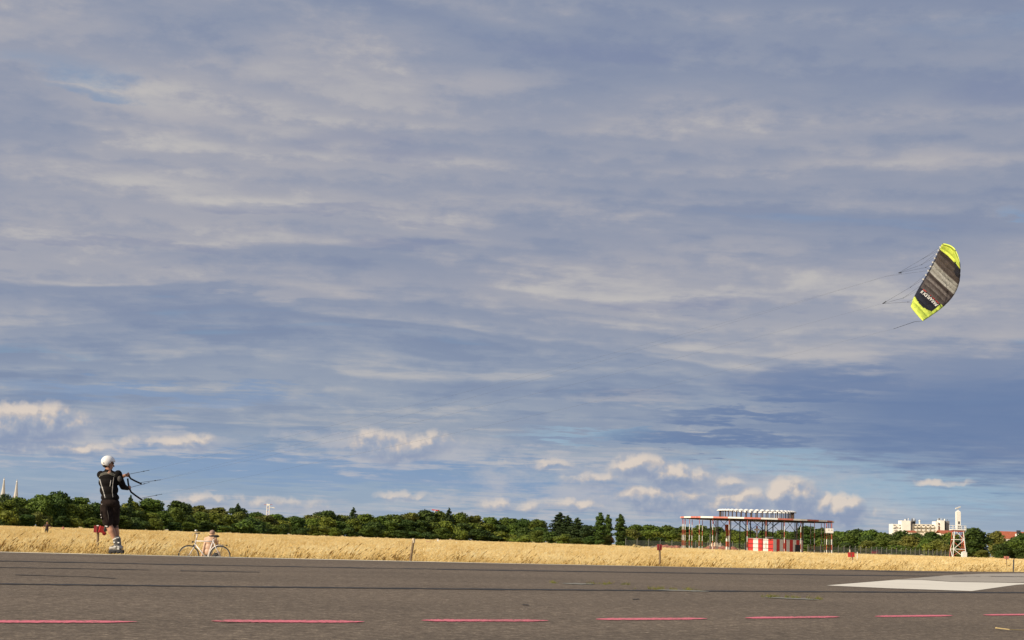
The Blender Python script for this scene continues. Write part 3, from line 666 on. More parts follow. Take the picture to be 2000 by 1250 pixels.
# ------------------------------------------------------------------ common materials for built things
WHITE = mat('white_paint', (0.78, 0.77, 0.73), rough=0.5, var=0.06, scale=3)
RED = mat('red_paint', (0.58, 0.035, 0.03), rough=0.5, var=0.15, scale=3)
REDW = mat('faded_red_paint', (0.42, 0.085, 0.05), rough=0.6, var=0.2, scale=3)
STEEL = mat('galvanised_steel', (0.20, 0.20, 0.20), rough=0.55, metal=0.4, var=0.15)
DARK = mat('dark_steel', (0.045, 0.045, 0.05), rough=0.6, var=0.2)
BLACK = mat('black_rubber', (0.016, 0.016, 0.017), rough=0.6, var=0.2)
WOOD = mat('weathered_wood', (0.23, 0.165, 0.10), rough=0.9, var=0.35, scale=14, bump=0.4)
SKIN = mat('skin', (0.42, 0.215, 0.135), rough=0.55, var=0.08, scale=14)
SKINP = mat('sunburnt_skin', (0.62, 0.41, 0.29), rough=0.55, var=0.14, scale=6)

# ------------------------------------------------------------------ power kite
KD = 36.0
ss = np.array([1, .85, .6, .3, 0, -.3, -.6, -.85, -1.0])
LEx = np.polyfit(ss, [1840, 1837, 1831, 1821.5, 1811.5, 1800.5, 1789.5, 1780.5, 1779.5], 4); LEy = np.polyfit(ss, [476, 483, 496.5, 514, 533, 553, 573, 587.5, 598], 4)
TEx = np.polyfit(ss, [1874, 1876, 1875, 1869.5, 1861, 1848.5, 1831, 1813, 1803], 4); TEy = np.polyfit(ss, [512, 524, 543, 562, 579, 594, 608, 620, 627], 4)
def kp(s_, t):
    px = np.polyval(LEx, s_) * (1 - t) + np.polyval(TEx, s_) * t; py = np.polyval(LEy, s_) * (1 - t) + np.polyval(TEy, s_) * t
    tip = max(0, s_ - 0.6) / 0.4; px += 5.0 * math.sin(math.pi * t) * tip; py -= 8.5 * math.sin(math.pi * t) * tip
    return at(px, py, KD + 0.72 * (1 - s_ * s_) - 0.42 * t - 0.25 * max(0, s_))
def kn(s_, t):
    e = 0.01; a = kp(min(s_ + e, 1), t) - kp(max(s_ - e, -1), t); b = kp(s_, min(t + e, 1)) - kp(s_, max(t - e, 0)); n = a.cross(b).normalized()
    return n if n.y < 0 else -n
def foil(t): return 0.105 * 2.6 * (math.sqrt(max(t, 0)) * (1 - t) ** 1.1)
def kskin(s_, t, u, side):
    cell = 0.020 * math.sin(math.pi * u) * (math.sin(math.pi * min(1, t * 0.94 + 0.05)) ** 0.5) + 0.006 * mnoise.noise((s_ * 9, t * 7, side))
    th = foil(t) * (1 - 0.6 * abs(s_) ** 3)
    return kp(s_, t) + kn(s_, t) * side * (th * (0.45 if side > 0 else 0.55) + cell + 0.003)
def fabric(name, col, tr=0.12):
    def f(t, b, v):
        n = t.noise(v, 9, 5, 0.65, 0.6); c = t.mix(t.smooth(n, 0.3, 0.7), tuple(x * 0.78 for x in col), tuple(min(1, x * 1.18) for x in col))
        t.link(c, b.inputs['Base Color']); b.inputs['Roughness'].default_value = 0.5; b.inputs['Specular IOR Level'].default_value = 0.4
        bp = t.node('ShaderNodeBump'); bp.inputs['Strength'].default_value = 0.7; bp.inputs['Distance'].default_value = 0.03; t.link(n, bp.inputs['Height']); t.link(bp.outputs[0], b.inputs['Normal'])
        ts = t.node('ShaderNodeBsdfTranslucent'); t.link(c, ts.inputs[0]); mx = t.node('ShaderNodeMixShader'); mx.inputs[0].default_value = tr
        t.link(b.outputs[0], mx.inputs[1]); t.link(ts.outputs[0], mx.inputs[2]); t.link(mx.outputs[0], t.n['Material Output'].inputs[0])
    return mat(name, col, build=f)
KM = [fabric('lime_ripstop', (0.76, 0.98, 0.14), 0.2), fabric('taupe_ripstop', (0.074, 0.060, 0.058)), fabric('dark_taupe_ripstop', (0.044, 0.034, 0.033)), fabric('grey_ripstop', (0.27, 0.27, 0.255)), fabric('navy_black_ripstop_and_shade', (0.018, 0.019, 0.030))]
def kcol(s_, t, side):
    if s_ < -0.70 - 0.12 * math.sin(math.pi * min(1, t * 1.1)) or (t > 0.90 and s_ < -0.40): return 0
    if s_ > 0.80 + 0.03 * t: return 0
    if s_ > 0.58 and t > 0.74 + 0.35 * (0.8 - s_): return 4  # rear corner of the upper tip: its shadowed inside painted in black
    if t < 0.035 or t > 0.975: return 4
    if s_ > 0.68: return 2
    if s_ > 0.40: return 1
    if s_ > 0.08: return 3
    if s_ > -0.06: return 2
    if s_ > -0.42: return 1
    return 4
kite = thing('power_kite', 'lime, grey and black power kite flying on its side in the sky', 'kite', kp(0, 0.5))
NC, NT_, NU = 14, 18, 6
for c in range(NC):
    mb = MB(); rows = {}
    for side in (1, -1):
        vs = []
        for iu in range(NU + 1):
            u = iu / NU; s_ = -1 + 2 * (c + u) / NC
            for it in range(NT_ + 1): vs.append(kskin(s_, it / NT_, u, side))
        fs = []; k0 = len(mb.v)
        for iu in range(NU):
            for it in range(NT_):
                s_ = -1 + 2 * (c + (iu + .5) / NU) / NC; q = (iu * (NT_ + 1) + it, (iu + 1) * (NT_ + 1) + it, (iu + 1) * (NT_ + 1) + it + 1, iu * (NT_ + 1) + it + 1)
                mb.mi = kcol(s_, (it + .5) / NT_, side); mb.f.append(tuple(i + k0 for i in (q if side > 0 else q[::-1]))); mb.m.append(mb.mi)
        mb.v.extend(tuple(v) for v in vs); rows[side] = k0
    n1_ = NT_ + 1; mb.mi = 4
    for iu in range(NU):      # trailing edge closed, nose left with a narrow intake lip
        a, b = rows[1] + iu * n1_ + NT_, rows[1] + (iu + 1) * n1_ + NT_; c_, d_ = rows[-1] + iu * n1_ + NT_, rows[-1] + (iu + 1) * n1_ + NT_
        mb.f.append((a, b, d_, c_)); mb.m.append(4)
        a, b = rows[1] + iu * n1_, rows[1] + (iu + 1) * n1_; c_, d_ = rows[-1] + iu * n1_, rows[-1] + (iu + 1) * n1_
        mb.f.append((a, c_, d_, b)); mb.m.append(4)
    if c in (0, NC - 1):
        iu = 0 if c == 0 else NU
        for it in range(NT_):
            a = rows[1] + iu * n1_ + it; b = rows[-1] + iu * n1_ + it; mb.f.append((a, a + 1, b + 1, b)); mb.m.append(0)
    mb.build('cell', KM, kite, smooth=True)
def side_cam(s_, t, off=0.0):  # a point just off the skin that faces the runway
    u = ((s_ + 1) / 2 * NC) % 1.0; return kskin(s_, t, u, 1) + kn(s_, t) * off
fc = bpy.data.curves.new('kite_lettering', 'FONT'); fc.body = 'PARAFLEX II'; fc.size = 1.0; fc.shear = 0.25; fc.offset = 0.02
fo = bpy.data.objects.new('tmp_text', fc); COL.objects.link(fo); tm_ = bpy.data.meshes.new_from_object(fo.evaluated_get(bpy.context.evaluated_depsgraph_get())); COL.objects.unlink(fo); bpy.data.objects.remove(fo)
bmx = bmesh.new(); bmx.from_mesh(tm_); bmesh.ops.triangulate(bmx, faces=bmx.faces[:]); bmesh.ops.subdivide_edges(bmx, edges=[e for e in bmx.edges if e.calc_length() > 0.25], cuts=1); 
xs = [v.co.x for v in bmx.verts]; ys = [v.co.y for v in bmx.verts]; x0_, x1_, y0_, y1_ = min(xs), max(xs), min(ys), max(ys)
for v in bmx.verts: v.co = side_cam(-0.468 - 0.085 * (v.co.y - y0_) / (y1_ - y0_), 0.86 - 0.72 * (v.co.x - x0_) / (x1_ - x0_), 0.006)
bmx.to_mesh(tm_); bmx.free(); tm_.materials.append(WHITE); put('lettering', tm_, kite)
mb = MB()
for (ta, tb) in [(0.84, 0.70), (0.66, 0.56), (0.50, 0.46), (0.30, 0.16)]:
    N = 6; vs = [side_cam(s_, ta + (tb - ta) * i / N, 0.005) for s_ in (-0.425, -0.45) for i in range(N + 1)]
    mb.add(vs, [(i, i + 1, N + 2 + i, N + 1 + i) for i in range(N)])
mb.build('red_print', RED, kite)
mb = MB()                        # white bridle tabs along the nose
for s_ in np.linspace(0.86, -0.2, 9):
    p = side_cam(float(s_), 0.0, 0.0); mb.box(p + Vector((-0.012, -0.01, 0)), (0.03, 0.02, 0.035))
mb.build('bridle_tabs', WHITE, kite)
LINE = mat('line_cord', (0.03, 0.03, 0.035), var=0.1)
def br(pt, targets, knots):
    P_ = at(*pt); mb = MB()
    mb.tube([P_, P_ + (kp(0, 0) - P_).normalized() * 0.16], 0.010, 5)
    for k, (pa, ids) in enumerate(knots):
        Kn = at(*pa); mb.tube([P_, Kn], 0.0024, 5); mb.ball(Kn, 0.011, 6)
        for s_ in ids: mb.tube([Kn, side_cam(s_, 0.0)], 0.0019, 5)
    mb.build('bridle', LINE, kite); return P_
U_ = br((1755, 533, 35.4), None, [((1803, 505, 35.8), [0.9, 0.75]), ((1800, 517, 35.9), [0.7, 0.5]), ((1808, 522.5, 36.0), [0.3, 0.1])])
L_ = br((1724, 593, 35.4), None, [((1778, 561, 35.8), [0.0, -0.2]), ((1764, 582, 35.9), [-0.4, -0.55]), ((1773, 590, 36.0), [-0.8, -0.92])])
BL_ = at(1745, 642.5, 35.6); mb = MB().tube([kp(-1, 1), at(1786, 628.5, 36.2), BL_], [0.0026, 0.005, 0.004], 5); mb.build('brake_bridle', LINE, kite)
BU_ = at(1728, 540, 35.6); MB().tube([kp(0.9, 1) , BU_], 0.0022, 4).build('brake_bridle', LINE, kite)

# ------------------------------------------------------------------ skater
Ds = 31.0
def SP(px, py, dy=0.0): return at(px, py, Ds + dy)
feet = SP(226, 1081.2)
skater = thing('person', 'kite skater in white helmet, black jersey and dark shorts seen from behind', 'person', feet)
JERSEY = mat('black_jersey', (0.008, 0.0065, 0.0065), spec=0.12, rough=0.8, var=0.35, scale=9, bump=0.3)
SHORTS = mat('dark_brown_shorts', (0.022, 0.015, 0.013), spec=0.1, rough=0.9, var=0.4, scale=11, bump=0.6)
REFLECT = mat('silver_piping', (0.50, 0.49, 0.46), rough=0.5, var=0.1)
GREYP = mat('charcoal_mesh', (0.055, 0.052, 0.05), rough=0.8, var=0.3, scale=20)
def shell(mb, voxel, name, mt, parent, sm=3, shapefn=None):
    me = remeshed(mb, voxel, sm)
    for q in (mt if isinstance(mt, list) else [mt]): me.materials.append(q)
    if shapefn: me.polygons.foreach_set('material_index', [shapefn(p.center) for p in me.polygons])
    return put(name, me, parent)
hd = SP(211.5, 905, 0.0); look = Vector((0.88, 0.46, -0.10)).normalized(); lup = Vector((0.03, 0, 1)); lside = look.cross(lup).normalized(); lup = lside.cross(look)
Hrot = Matrix((look, -lside, lup)).transposed()
b = MB()
b.ball(hd + lup * 0.0, (0.098, 0.078, 0.115), 18, Hrot); b.ball(hd + look * 0.03 - lup * 0.06, (0.07, 0.062, 0.075), 14, Hrot)
b.ball(hd + look * 0.07 - lup * 0.095, (0.032, 0.034, 0.028), 10, Hrot); b.limb([hd + look * 0.10 - lup * 0.005, hd + look * 0.122 - lup * 0.042], [0.010, 0.016])
for s_ in (-1, 1): b.ball(hd + lside * s_ * 0.08 - lup * 0.02 - look * 0.005, (0.025, 0.012, 0.033), 8, Hrot)
b.ball(hd + look * 0.098 - lup * 0.073, (0.014, 0.028, 0.011), 8, Hrot)
b.limb([SP(211.5, 912), SP(212, 919), SP(213, 926)], [0.060, 0.062, 0.085])
b.ball(SP(212, 934, 0.02), (0.18, 0.10, 0.13)); b.ball(SP(213.5, 955, 0.02), (0.155, 0.095, 0.17)); b.ball(SP(215, 978, 0.02), (0.155, 0.10, 0.12))
hR = SP(252.3, 953.5, 0.22); hL = SP(250.0, 927.5, 0.34)
b.limb([SP(231, 925), SP(240.5, 951, 0.10), hR - Vector((0.03, 0.03, 0.0))], [0.055, 0.042, 0.027])
b.limb([SP(200, 930, 0.06), SP(216, 940, 0.30), SP(238, 931.5, 0.33), hL - Vector((0.03, 0.01, 0))], [0.055, 0.043, 0.040, 0.027])
def fist(c, ax):   # palm, four curled fingers, thumb closed round a bar along ax
    ax = ax.normalized(); out = Vector((0.75, 0.5, 0)); out = (out - ax * out.dot(ax)).normalized(); sd_ = ax.cross(out)
    b.ball(c - out * 0.018, (0.028, 0.030, 0.040), 10)
    for k in range(4):
        o_ = c + ax * (0.034 - 0.0215 * k); l = (0.9, 1.0, 0.95, 0.8)[k]
        b.limb([o_ - out * 0.012 + sd_ * 0.026, o_ + out * 0.020 * l + sd_ * 0.026, o_ + out * 0.034 * l + sd_ * 0.006, o_ + out * 0.026 * l - sd_ * 0.016], [0.0100, 0.0095, 0.009, 0.008], 8)
    b.limb([c - out * 0.02 - sd_ * 0.018 + ax * 0.005, c - sd_ * 0.028 + ax * 0.03, c + out * 0.018 - sd_ * 0.022 + ax * 0.042], [0.012, 0.011, 0.009], 8)
fist(hR, Vector((-0.12, 0, 1))); fist(hL, Vector((-0.45, 0, 0.8)))
b.limb([SP(207, 990, 0.0), SP(213, 1027, 0.02), SP(218.0, 1037, 0.0), SP(226, 1055, 0.02), SP(228, 1066, 0.02)], [0.088, 0.066, 0.072, 0.046, 0.05])
b.limb([SP(224, 990, 0.06), SP(224, 1027, 0.17), SP(226.5, 1038, 0.16), SP(229, 1055, 0.16), SP(230, 1066, 0.16)], [0.088, 0.064, 0.066, 0.044, 0.05])
b.limb([SP(228, 1068, 0.02), SP(221, 1069.5, 0.03)], [0.040, 0.030]); b.limb([SP(230, 1068, 0.16), SP(223, 1069.5, 0.19)], [0.042, 0.034])
shell(b, 0.0085, 'body', SKIN, skater, 2)
j = MB()
j.limb([SP(211.5, 920, 0.01), SP(212, 928, 0.01)], [0.078, 0.10])
j.ball(SP(212, 931, 0.02), (0.205, 0.115, 0.135), 18); j.ball(SP(212, 942, 0.02), (0.205, 0.125, 0.15), 18); j.ball(SP(213, 957, 0.02), (0.19, 0.12, 0.16), 18); j.ball(SP(215, 972, 0.02), (0.188, 0.12, 0.11), 18)
j.limb([SP(196.8, 927, 0.03), SP(213, 938, 0.28), SP(233, 934, 0.335)], [0.080, 0.062, 0.054], 14)
j.limb([SP(230.5, 926, 0.01), SP(234, 936, 0.04), SP(240.5, 950.5, 0.10), SP(248.6, 953.8, 0.19)], [0.082, 0.074, 0.066, 0.042], 14)
jer = shell(j, 0.011, 'jersey', JERSEY, skater, 3)
from mathutils.bvhtree import BVHTree
def bvh_of(o): me = o.data; return BVHTree.FromPolygons([v.co for v in me.vertices], [tuple(p.vertices) for p in me.polygons])
jt = bvh_of(jer)
def on(tree_, px, py, off=0.0):
    d = ray(px, py).normalized(); h = tree_.ray_cast(Vector((0, 0, EYE)), d)
    return h[0] - d * off if h[0] is not None else None
def piping(name, pts, rad, mt, tree_, parent, off=0.0):
    out = []
    for (a, b_) in zip(pts, pts[1:]):
        for i in range(5):
            t = i / 5; p = on(tree_, a[0] + (b_[0] - a[0]) * t, a[1] + (b_[1] - a[1]) * t, off)
            if p is not None: out.append(p)
    if len(out) > 2: return MB().tube(out, [rad * (0.55 + 0.45 * math.sin(math.pi * i / (len(out) - 1))) for i in range(len(out))], 6).build(name, mt, parent)
piping('back_stripe', [(194.8, 936), (198, 946), (202, 959), (206.5, 976)], 0.014, REFLECT, jt, jer)
piping('back_stripe', [(222.5, 932), (220.5, 945), (219.5, 960), (221, 974)], 0.011, mat('dim_piping', (0.22, 0.21, 0.20), var=0.1), jt, jer)
piping('chest_logo', [(216.5, 938), (215.6, 945), (214.6, 951.5)], 0.009, REFLECT, jt, jer)
for k in range(3): piping('yoke_line', [(191.5 + k, 935 - 2.0 * k), (197, 929 - 1.9 * k), (205, 926 - 1.7 * k), (213, 925.5 - 1.4 * k), (221, 928.5 - 1.9 * k), (226, 932.5 - 2.2 * k)], 0.0045, mat('piping_dim', (0.26, 0.25, 0.20), var=0.1), jt, jer)
p = MB().ball(SP(233.5, 935, -0.055), (0.045, 0.03, 0.06), 10); p.build('elbow_guard', GREYP, skater, smooth=True)
s = MB()
s.ball(SP(215, 982, 0.02), (0.195, 0.135, 0.11), 18)
s.limb([SP(206.5, 988, 0.0), SP(208.3, 1003, 0.01), SP(210.8, 1019.5, 0.015)], [0.112, 0.118, 0.110]); s.limb([SP(224, 988, 0.06), SP(223.5, 1003, 0.11), SP(223.2, 1019.5, 0.14)], [0.110, 0.108, 0.100])
s.box(SP(201.5, 1006, -0.06), (0.10, 0.06, 0.17), Euler((0.0, -0.12, 0.5)).to_matrix())
sh = shell(s, 0.011, 'shorts', SHORTS, skater, 2)
st_ = bvh_of(sh)
piping('pocket_seam', [(209.5, 997), (211.5, 1006), (212, 1017)], 0.006, mat('seam_thread', (0.09, 0.075, 0.065), var=0.1), st_, sh)
for q in [(199, 985), (197, 1005.5), (198, 1011)]:
    pp = on(st_, *q)
    if pp: MB().ball(pp, 0.012, 8).build('stud', REFLECT, sh)
# helmet
hb_ = bmesh.new(); bmesh.ops.create_uvsphere(hb_, u_segments=28, v_segments=20, radius=1.0)
dele = []
for v in hb_.verts:
    x, y, z = v.co; lim = -0.80 if x < -0.05 else (-0.80 + 0.88 * sstep(-0.05, 0.42, x))
    if z < lim - 0.08: dele.append(v)
    elif z < lim: v.co.z = lim
bmesh.ops.delete(hb_, geom=dele, context='VERTS')
for v in hb_.verts: v.co = (hd + lup * 0.035 - look * 0.008) + Hrot @ Vector((v.co.x * 0.142, v.co.y * 0.118, v.co.z * 0.122))
hme = bpy.data.meshes.new('helmet'); hb_.to_mesh(hme); hb_.free(); hme.materials.append(mat('helmet_white', (0.80, 0.80, 0.80), rough=0.3, var=0.02)); hme.polygons.foreach_set('use_smooth', [True] * len(hme.polygons))
hel = put('helmet', hme, skater); sm_ = hel.modifiers.new('shell', 'SOLIDIFY'); sm_.thickness = 0.012; sm_.offset = -1
ht = bvh_of(hel)
for q, r_ in [((201.6, 898.6), 0.007), ((202.3, 904.2), 0.011), ((199.6, 907.3), 0.010)]:
    pp = on(ht, *q, 0.001)
    if pp:
        nrm = (pp - hd).normalized(); MB().lathe([(r_, -0.004), (r_, 0.003)], pp, 10, nrm).build('vent', BLACK, hel)
mb = MB(); mb.tube([hd - lup * 0.03 + lside * 0.082 + look * -0.01, hd - lup * 0.09 + lside * 0.06 + look * 0.02, hd - lup * 0.115 + look * 0.04, hd - lup * 0.09 - lside * 0.06 + look * 0.02, hd - lup * 0.03 - lside * 0.082 - look * 0.01], 0.008, 6); mb.tube([hd - lup * 0.075 - look * 0.085, hd - lup * 0.05 + lside * 0.08 - look * 0.03], 0.012, 6); mb.tube([hd - lup * 0.075 - look * 0.085, hd - lup * 0.05 - lside * 0.08 - look * 0.03], 0.012, 6)
mb.build('chin_strap', BLACK, hel)
mb = MB()
for s_ in (-1, 1): mb.ball(hd + look * 0.092 + lside * 0.034 * s_ + lup * 0.012, (0.016, 0.034, 0.022), 10, Hrot); mb.tube([hd + look * 0.088 + lside * 0.062 * s_ + lup * 0.015, hd + lside * 0.084 * s_ + lup * 0.012], 0.005, 5)
mb.build('sunglasses', BLACK, skater)
mb = MB().ball(hd + look * 0.0 - lup * 0.03 + look * -0.05, (0.065, 0.082, 0.065), 12, Hrot); mb.build('hair', mat('dark_hair', (0.025, 0.018, 0.012), rough=0.8), skater, smooth=True)
# knee pads
for (kx, ky, dy, nm) in [(212.5, 1029, 0.02, 0), (224, 1029, 0.17, 1)]:
    c = SP(kx, ky, dy); fwd = Vector((-0.9, 0.35, -0.15)); mb = MB()
    mb.lathe([(0.074, -0.018), (0.078, 0.0), (0.074, 0.018)], c + Vector((0, 0, 0.0)), 18, Vector((0.15, 0, 1)))
    kp_o = mb.build('knee_pad', BLACK, skater, smooth=True)
    mb = MB().ball(c + fwd * 0.062 - Vector((0, 0, 0.015)), (0.046, 0.052, 0.085), 12, Euler((0, 0.35, 0)).to_matrix()); mb.build('pad_cap', BLACK, kp_o, smooth=True)
    mb = MB().box(c + Vector((-0.035, -0.075, 0.012)), (0.05, 0.008, 0.022), Euler((0, 0.25, 0)).to_matrix()); mb.build('strap_tag', WHITE, kp_o)
# inline skates
BOOTW = mat('boot_white_plastic', (0.30, 0.28, 0.26), rough=0.4, var=0.1); BOOTG = mat('boot_grey_shell', (0.10, 0.095, 0.09), rough=0.5, var=0.25, scale=30)
def skate(dx, dy):
    def K(px, py, d=0.0): return SP(px + dx, py, dy + d)
    ax = Vector((-0.97, 0.24 if dy > 0.1 else 0.10, 0)).normalized()
    bt = MB(); bt.limb([K(227.3, 1053), K(228.5, 1061), K(230, 1068)], [0.072, 0.066, 0.062]); bt.limb([K(234, 1069.5), K(225, 1069.5, 0.01), K(216.5, 1071, 0.02)], [0.046, 0.052, 0.040])
    low = SP(0, 1065.5 - 0, 0).z
    zc_ = K(228, 1064.5).z
    o = shell(bt, 0.010, 'skate_boot', [BOOTG, BOOTW], skater, 2, lambda c: 1 if (c.z < zc_ and (mnoise.noise(c * 22) > -0.12)) else 0)
    mb = MB().tube([K(220.5, 1054.2, -0.05), K(226, 1051.6, -0.065), K(232.5, 1049.8, -0.04)], 0.010, 6); mb.build('cuff_rim', WHITE, o)
    for (a, b_) in [((221, 1059.3), (224.6, 1058.6)), ((230, 1060), (232.4, 1059.4)), ((222.5, 1066.0), (226.5, 1069.5)), ((229, 1068.5), (233, 1068.2)), ((229, 1072), (233, 1072))]:
        MB().box((K(a[0], a[1], -0.074) + K(b_[0], b_[1], -0.074)) / 2, (0.036, 0.012, 0.022)).build('buckle', WHITE, o)
    mb = MB(); mb.box(K(226, 1074.6), (0.24, 0.03, 0.030)); mb.box(K(220, 1076), (0.05, 0.034, 0.03)); mb.box(K(232, 1076), (0.05, 0.034, 0.03)); fr = mb.build('frame', DARK, o)
    for wx in (215.2, 222.8, 230.4, 238.0):
        c = K(wx, 1077.4); tyre = [(0.022, -0.012), (0.034, -0.011), (0.0385, 0.0), (0.034, 0.011), (0.022, 0.012)]
        w = MB().lathe(tyre, c, 16, Vector((0.1, 1, 0))).build('wheel', BLACK, o, smooth=True)
    return o
skate(0, 0.02); skate(1.6, 0.17)
# handles with their leaders
def handle(label, pts, la, lb, strap=None):
    P = [SP(*q) for q in pts]; h = thing('kite_control_handle', label, 'kite handle', P[0])
    mb = MB(); Q = []
    for a, b_ in zip(P, P[1:]):
        for i in range(4): Q.append(a.lerp(b_, i / 4))
    Q.append(P[-1]); MB().tube(Q, 0.0175, 10).build('grip', mat('black_foam', (0.012, 0.012, 0.013), rough=0.85), h, smooth=True)
    MB().ball(P[-1], 0.020, 10).build('end_cap', BLACK, h)
    ends = []
    for l in (la, lb):
        a, b_ = SP(*l[0]), SP(*l[1]); mid = a.lerp(b_, 0.7)
        mb = MB().tube([a, b_], 0.0042, 6); mb.tube([mid, a.lerp(b_, 0.76)], 0.009, 6); mb.ball(b_, 0.009, 6); mb.build('leader_line', LINE, h); ends.append(b_)
    return ends
e1 = handle('bent black kite handle held high in the far hand', [(248.5, 924.5, 0.345), (251.5, 929.5, 0.35), (255.5, 935, 0.36), (265, 940, 0.40), (275.4, 944.6, 0.44)], ((252.5, 926, 0.35), (291, 918.4, 0.85)), ((275.3, 942.2, 0.44), (313, 937.2, 0.95)))
e2 = handle('bent black kite handle held low in the near hand', [(249.3, 934.5, 0.24), (250.6, 945, 0.235), (252.6, 953.5, 0.22), (256, 961, 0.23), (265, 968, 0.27), (276.4, 975.8, 0.31)], ((255, 952, 0.22), (291, 942.5, 0.70)), ((276.6, 972.8, 0.31), (316, 965.2, 0.85)))
FINE = mat('flying_line', (0.16, 0.17, 0.19), var=0.05)
for a, b_ in [(e1[0], U_), (e2[0], L_), (e1[1], BU_), (e2[1], BL_)]:
    Q = [a.lerp(b_, i / 16) - Vector((0, 0, 0.12 * math.sin(math.pi * i / 16))) for i in range(17)]
    MB().tube(Q, 0.0012, 4).build('flying_line', FINE, kite)

# ------------------------------------------------------------------ bicycle and the man resting behind it
Db = 50.0
def BP(px, py, dy=0.0): return at(px, py, Db + dy)
bg_ = BP(399, 1106.4); bike = thing('bicycle', 'white diamond-frame bicycle with rear rack parked below the runway edge', 'bicycle', bg_)
FRAME = mat('white_bike_enamel', (0.80, 0.76, 0.74), rough=0.3, var=0.03); ALLOY = mat('alloy', (0.55, 0.55, 0.54), rough=0.35, metal=0.7, var=0.05)
def ring(mb, c, r, rad, ax, n=40, a0=0.0, a1=2 * math.pi, k=6):
    q = Vector((0, 0, 1)).rotation_difference(Vector(ax).normalized()); N = max(6, int(n * (a1 - a0) / (2 * math.pi)))
    ex, ez = Vector((1, 0, 0)), Vector((0, 0, 1))
    pts_ = [Vector(c) + ex * r * math.cos(a0 + (a1 - a0) * i / N) + ez * r * math.sin(a0 + (a1 - a0) * i / N) for i in range(N + 1)]
    mb.tube(pts_, rad, k, cap=(a1 - a0) < 6.2)
def wheel(c):
    mb = MB(); ring(mb, c, 0.325, 0.018, (0, 1, 0), 44); w = mb.build('wheel', BLACK, bike, smooth=True)
    mb = MB(); ring(mb, c, 0.303, 0.010, (0, 1, 0), 44); mb.build('rim', ALLOY, w, smooth=True)
    mb = MB()
    for i in range(24):
        a = 2 * math.pi * i / 24; s_ = 0.03 * (1 if i % 2 else -1); mb.tube([Vector(c) + Vector((0.02 * math.cos(a + 0.6), s_, 0.02 * math.sin(a + 0.6))), Vector(c) + Vector((0.303 * math.cos(a), 0, 0.303 * math.sin(a)))], 0.0014, 4)
    mb.tube([Vector(c) - Vector((0, 0.06, 0)), Vector(c) + Vector((0, 0.06, 0))], 0.018, 8); mb.build('spokes', ALLOY, w)
fwc, rwc = BP(368.4, 1085.4), BP(429.7, 1086.6); wheel(fwc); wheel(rwc)
bb = BP(404.0, 1091.0); ht0, ht1 = BP(382.8, 1054.5), BP(380.9, 1064.5); stp = BP(417.4, 1053.0); stj = BP(416.3, 1057.5)
for a, b_, nm, r_ in [(BP(382.4, 1056.6), stj, 'top_tube', 0.017), (BP(381.3, 1063), bb, 'down_tube', 0.020), (stp, bb, 'seat_tube', 0.018), (ht0, ht1, 'head_tube', 0.023)]:
    MB().tube([a, b_], r_, 10).build(nm, FRAME, bike, smooth=True)
mb = MB()
for s_ in (-0.05, 0.05): o_ = Vector((0, s_, 0)); mb.tube([stj + o_ * 0.4, rwc + o_], 0.010, 8); mb.tube([bb + o_ * 0.5, rwc + o_], 0.010, 8)
mb.build('rear_stays', FRAME, bike, smooth=True)
mb = MB()
for s_ in (-0.045, 0.045): o_ = Vector((0, s_, 0)); mb.tube([ht1 + o_ * 0.7, BP(377.5, 1072) + o_, fwc + o_], [0.015, 0.014, 0.009], 8)
mb.build('fork', FRAME, bike, smooth=True)
mb = MB().tube([ht0, BP(385.4, 1044.0)], 0.019, 8); mb.tube([BP(385.4, 1044.0), BP(383.2, 1041.5)], 0.016, 8); mb.build('stem', FRAME, bike, smooth=True)
hbp = BP(382.8, 1041.2); mb = MB().tube([hbp + Vector((0.05, -0.27, 0.0)), hbp + Vector((0.0, -0.12, 0)), hbp, hbp + Vector((0, 0.12, 0)), hbp + Vector((0.05, 0.27, 0))], 0.014, 8); hbo = mb.build('handlebar', DARK, bike, smooth=True)
for s_ in (-1, 1): MB().tube([hbp + Vector((0.03, 0.19 * s_, 0)), hbp + Vector((0.06, 0.31 * s_, 0))], 0.020, 8).build('grip', BLACK, hbo); MB().tube([hbp + Vector((0.0, 0.16 * s_, 0)), hbp + Vector((-0.06, 0.2 * s_, -0.04)), hbp + Vector((-0.05, 0.28 * s_, -0.08))], 0.007, 6).build('brake_lever', ALLOY, hbo)
mb = MB().tube([hbp, BP(382.8, 1037.8)], 0.008, 6); mb.ball(BP(382.8, 1036.6), (0.045, 0.02, 0.035), 12); mb.build('mirror', ALLOY, bike, smooth=True)
mb = MB().box(BP(376.4, 1058.4), (0.05, 0.06, 0.05)); mb.tube([BP(376.4, 1058.4), BP(381.5, 1059)], 0.008, 6); mb.build('headlamp', BLACK, bike)
mb = MB().box(BP(378.2, 1066.0, -0.02), (0.05, 0.07, 0.06)); mb.tube([BP(378, 1066, -0.04), BP(375.5, 1076, -0.06)], 0.006, 6); mb.build('brake', BLACK, bike)
sdl = BP(418.8, 1047.2); mb = MB().ball(sdl + Vector((0.06, 0, 0)), (0.10, 0.085, 0.045), 14); mb.ball(sdl + Vector((-0.08, 0, 0.002)), (0.11, 0.03, 0.026), 12); mb.tube([stp, sdl], 0.013, 8); mb.build('saddle', BLACK, bike, smooth=True)
mb = MB(); ring(mb, rwc, 0.358, 0.017, (0, 1, 0), 44, R(75), R(200)); mb.build('mudguard', FRAME, bike, smooth=True)
mb = MB()
for s_ in (-0.06, 0.06):
    o_ = Vector((0, s_, 0)); mb.tube([BP(420.5, 1063.2) + o_, BP(442.5, 1065.0) + o_], 0.006, 6); mb.tube([BP(434, 1064.4) + o_, rwc + o_], 0.005, 6)
